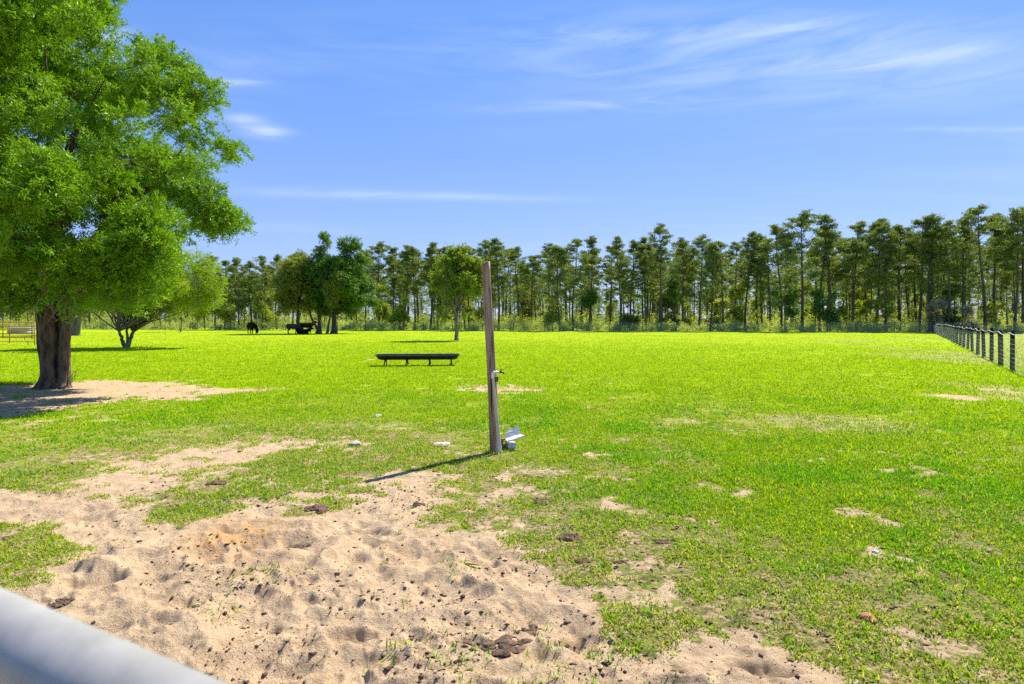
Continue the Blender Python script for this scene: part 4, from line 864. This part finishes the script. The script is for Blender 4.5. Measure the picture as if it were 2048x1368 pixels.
# ------------------------------------------------------------------ gate whose top rail shows at the lower left
def gate():
    d = Vector((1.913, -1, 0)).normalized(); k = .186; p = Vector(((0 - CX) / F * k * F / (1280 - HY), k * F / (1280 - HY), 0)); zt = H - k
    root = thing('metal_gate', 'pale galvanised pipe gate with its top rail crossing close to the viewer, lower left', 'gate', (p.x - d.x * 1.2, p.y - d.y * 1.2, 0), math.atan2(d.y, d.x))
    Ln = 3.2; r = .0228
    MB().tube([(0, 0, zt - .1), (.015, 0, zt - .05), (.05, 0, zt - .015), (.1, 0, zt), (.6, 0, zt), (1.2, 0, zt), (Ln - .1, 0, zt), (Ln - .05, 0, zt - .015), (Ln - .015, 0, zt - .05), (Ln, 0, zt - .1)], r, 40).build('top_rail', M['galv'], root, True)
    for zz in (.16, .38, .62, .88, 1.16): MB().tube([(.0, 0, zz), (Ln, 0, zz)], r * .9, 16).build('rail', M['galv'], root, True)
    for xx in (0., Ln): MB().tube([(xx, 0, .12), (xx, 0, zt - .1)], r, 20).build('upright', M['galv'], root, True)
    MB().tube([(Ln / 2, 0, .16), (Ln / 2, 0, zt - .02)], r * .7, 12).build('brace', M['galv'], root, True)
gate()

# ------------------------------------------------------------------ cattle
def cow(name, label, x, y, rz, pose, mk, sc_=1.):
    root = thing(name, label, 'cow', (x, y, hz(x, y)), rz, 'cattle resting by the shade trees'); root.scale = (sc_,) * 3
    V = []; E = []; Rd = []
    def v(p, r, par=None):
        V.append(p); Rd.append(r if isinstance(r, tuple) else (r, r)); i = len(V) - 1
        if par is not None: E.append((par, i))
        return i
    z = 0 if pose != 'lying' else -.56
    pel = v((-.55, 0, 1.02 + z), (.27, .27)); b1 = v((-.2, 0, .96 + z), (.30, .34), pel); b2 = v((.2, 0, .94 + z), (.31, .35), b1); ch = v((.55, 0, .96 + z), (.27, .33), b2)
    rump = v((-.80, 0, 1.05 + z), (.18, .22), pel)
    tl = v((-.93, 0, 1.05 + z), .05, rump); tl2 = v((-.99, .02, .8 + z), .028, tl); tl3 = v((-1.0, .02, max(.12, .45 + z)), .035, tl2)
    if pose == 'grazing': n1 = v((.82, 0, .86), (.17, .21), ch); n2 = v((1.08, 0, .58), (.13, .16), n1); hd = v((1.20, 0, .33), (.11, .13), n2); mz = v((1.28, 0, .10), (.075, .08), hd)
    elif pose == 'lying': n1 = v((.80, 0, .62), (.16, .20), ch); n2 = v((.98, .06, .80), (.12, .15), n1); hd = v((1.12, .1, .84), (.11, .13), n2); mz = v((1.35, .14, .70), (.075, .085), hd)
    else: n1 = v((.82, 0, 1.14), (.16, .21), ch); n2 = v((1.02, .03, 1.32), (.12, .15), n1); hd = v((1.16, .05, 1.38), (.11, .13), n2); mz = v((1.42, .08, 1.24), (.075, .085), hd)
    hp = Vector(V[hd])
    for s in (-1, 1):
        e = v(tuple(hp + Vector((-.03, s * .14, .08))), .03, hd); v(tuple(hp + Vector((-.06, s * .26, .05))), (.035, .015), e)
        if pose == 'lying':
            h = v((.50, s * .26, .18), .10, ch); k = v((.78, s * .28, .10), .06, h); v((.52, s * .30, .06), .045, k)
            h = v((-.52, s * .32, .24), .15, pel); k = v((-.12, s * .40, .12), .085, h); v((-.42, s * .44, .06), .05, k)
        else:
            st = .08 * s
            h = v((.52 + st * .5, s * .15, .66), (.12, .10), ch); k = v((.54 + st, s * .155, .40), .062, h); f = v((.52 + st, s * .155, .12), .046, k); v((.56 + st, s * .155, .015), .058, f)
            h = v((-.60 - st * .5, s * .17, .74), (.18, .13), pel); sti = v((-.50 - st, s * .17, .55), .10, h); hk = v((-.66 - st, s * .17, .42), .055, sti); f = v((-.62 - st, s * .17, .12), .045, hk); v((-.58 - st, s * .17, .015), .058, f)
    me = bpy.data.meshes.new('body'); me.from_pydata(V, E, []); me.materials.append(M[mk]); o = bpy.data.objects.new('body', me); C.objects.link(o); o.parent = root
    sk = o.modifiers.new('skin', 'SKIN'); 
    for i, r in enumerate(Rd): me.skin_vertices[0].data[i].radius = r
    me.skin_vertices[0].data[0].use_root = True; sk.use_smooth_shade = True
    sb = o.modifiers.new('sub', 'SUBSURF'); sb.levels = 2; sb.render_levels = 2
    if len(me.skin_vertices) == 0: print('no skin layer')
    return root
def cow_safe(*a, **k):
    # the skin layer exists only once the modifier is added
    return cow(*a, **k)
cx, cy = gp(504, 668); cow('cow', 'black cow standing alone with lowered head, left of the other cattle', cx, cy, R(-42), 'grazing', 'cow_black', 1.12)
cx, cy = gp(586, 668.5); cow('cow', 'black cow with a reddish brown back, head down to the right', cx, cy, R(-12), 'grazing', 'cow_red', .98)
cx, cy = gp(606, 669); cow('cow', 'black cow lying down between the two standing ones', cx, cy, R(8), 'lying', 'cow_black', .85)
cx, cy = gp(612, 666.5); cow('cow', 'black cow standing with raised head, next to the leaning grey stem', cx, cy, R(38), 'standing', 'cow_black', 1.05)

# ------------------------------------------------------------------ clods, stones and litter on the ground
def lump(name, label, cat, px, py, size, mk, seed, group=None, pieces=5, jag=.5, flat=.6, sub=3):
    import bmesh
    x, y, z = gz(px, py); rg = random.Random(seed); mb = MB()
    for k in range(pieces):
        bm = bmesh.new(); bmesh.ops.create_icosphere(bm, subdivisions=sub, radius=1); s = size * rg.uniform(.14, .5) if pieces > 1 else size
        c = Vector((rg.gauss(0, .55) * size, rg.gauss(0, .42) * size, s * flat * .25)) if pieces > 1 else Vector((0, 0, s * flat * .3))
        co = np.array([tuple(q.co) for q in bm.verts]); nz = vn3(co * 1.7 + seed + k * 5) - .5 + .6 * (vn3(co * 4.3 + seed * 2 + k) - .5)
        for q, n_ in zip(bm.verts, nz): q.co = Vector((q.co.x, q.co.y, q.co.z * flat)) * s * (1 + jag * 1.6 * n_) + c
        mb.add([q.co for q in bm.verts], [[q.index for q in f.verts] for f in bm.faces]); bm.free()
    o = mb.build(name, M[mk], None, False); o.location = (x, y, z); return tag(o, label, cat, group)
G = 'dark soil clods'
for i, (px, py, s, lb) in enumerate([(1020, 1293, .085, 'largest dark soil clod cluster in the sand at the bottom middle'), (958, 1282, .050, 'dark clod just left of the largest clod cluster in the sand'),
        (1050, 1250, .050, 'crumbly dark clods just behind the largest clod cluster'), (605, 1082, .10, 'low dark crust of soil in the sand below the small grass tuft'), (632, 1020, .10, 'dark soil heap inside the small grass tuft amid the sand'),
        (1145, 1075, .09, 'dark dung heap at the turf edge right of the sand'), (1166, 1124, .06, 'dark clods on the thin turf below the dung heap'), (122, 1192, .05, 'dark clod just above the gate rail at left'),
        (1085, 1003, .09, 'dark dung heap below the pale straw wisp'), (1240, 1124, .03, 'small dark clod alone on thin turf right of the sand edge'), (20, 1075, .06, 'dark clod in the grass patch at the left edge'),
        (840, 1010, .05, 'dark clod lying at the right of the tyre trodden sand'), (430, 968, .07, 'dark clod on the long grass strip between sand patches'), (1320, 1085, .05, 'dark flat clod on the turf, middle right')]):
    lump('soil_clod', lb, 'clod', px, py, s, 'soil', 50 + i, G, 16, .6, .5, 2)
lump('stone', 'pale angular stone lying on the far edge of the sand', 'stone', 710, 890, .085, 'stone', 81, None, 1, .3, .55, 2)
lump('stone', 'small pale stone in the grass above the sand', 'stone', 755, 833, .07, 'stone', 82, None, 1, .3, .5, 2)
lump('stone', 'small whitish stone in the turf at right', 'stone', 1751, 1103, .022, 'concrete', 83, None, 1, .3, .6, 2)
lump('dung', 'orange brown dry dung pat in the turf, lower right', 'dung', 1735, 1238, .042, 'fungus', 84, None, 1, .25, .45, 3)
def litter():
    x, y, z = gz(884, 891); r = thing('paper_scrap', 'crumpled white scrap lying on the grass left of the post', 'litter', (x, y, z)); mb = MB(); rg = random.Random(3); v_ = []
    for i in range(7):
        for j in range(3): v_.append((-.10 + i * .033, -.03 + j * .03 + rg.uniform(-.008, .008), .025 + rg.uniform(0, .02)))
    mb.add(v_, [(i * 3 + j, (i + 1) * 3 + j, (i + 1) * 3 + j + 1, i * 3 + j + 1) for i in range(6) for j in range(2)]); o = mb.build('sheet', M['pvc'], r); s = o.modifiers.new('s', 'SOLIDIFY'); s.thickness = .004
    x, y, z = gz(940, 1129); s = thing('stick', 'short yellow green stick lying on the sand', 'stick', (x, y, z + .012)); MB().tube([(-.06, .01, 0), (-.02, 0, .006), (.03, -.004, .004), (.065, -.012, .0)], [.004, .007, .007, .004], 8).build('shaft', simple('green stick', (.25, .24, .02), (.34, .30, .04), 20), s, True)
    rng = np.random.default_rng(4); x, y, z = gz(1083, 949); n = 500; c = np.stack([rng.normal(0, .14, n), rng.normal(0, .05, n), np.abs(rng.normal(0, .012, n)) + .012], 1)
    d = unit(rng.normal(size=(n, 3)) * np.array([1.3, .7, .2])); w_ = unit(np.cross(d, rng.normal(size=(n, 3)))) * .0028; l = rng.uniform(.03, .09, (n, 1))
    co = np.stack([c - w_, c + w_, c + d * l + w_, c + d * l - w_], 1).reshape(-1, 3); o = mesh_np('straw', co, np.arange(n * 4).reshape(-1, 4), None, [M['hay']]); o.location = (x, y, z); tag(o, 'pale wisp of dry straw on the turf below the post', 'straw')
    # fine debris over sand and turf
    n = 60000; a = rng.uniform(-R(44), R(44), n); r = np.sqrt(rng.uniform(2.2 ** 2, 15 ** 2, n)); r = np.where(rng.random(n) < .6, rng.uniform(2.2, 7, n), r); x = np.sin(a) * r; y = np.cos(a) * r
    cl = vn(x * 2.2, y * 2.2, 77); ok = rng.random(n) < (.15 + sst(cl, .35, .8)); x, y, r = x[ok], y[ok], r[ok]; n = len(x); z = height(x, y)
    s = (.0018 + .010 * rng.random(n) ** 8) * np.maximum(1, r / 7)
    octa = np.array([(1, 0, 0), (0, 1, 0), (-1, 0, 0), (0, -1, 0), (0, 0, .8), (0, 0, -.8)]); tri = np.array([(0, 1, 4), (1, 2, 4), (2, 3, 4), (3, 0, 4), (1, 0, 5), (2, 1, 5), (3, 2, 5), (0, 3, 5)])
    co = octa[None] * s[:, None, None] * rng.uniform(.5, 1.6, (n, 6, 1)) * rng.uniform(.4, 2.2, (n, 1, 3)) * np.array([1, 1, .6]) + np.stack([x, y, z + s * .3], 1)[:, None]
    tag(mesh_np('debris', co.reshape(-1, 3), None, (np.arange(n)[:, None, None] * 6 + tri[None]).reshape(-1, 3), [M['soil']]), 'scattered dark crumbs of soil and dung over the sand and turf', 'debris', None, 'stuff')
litter()
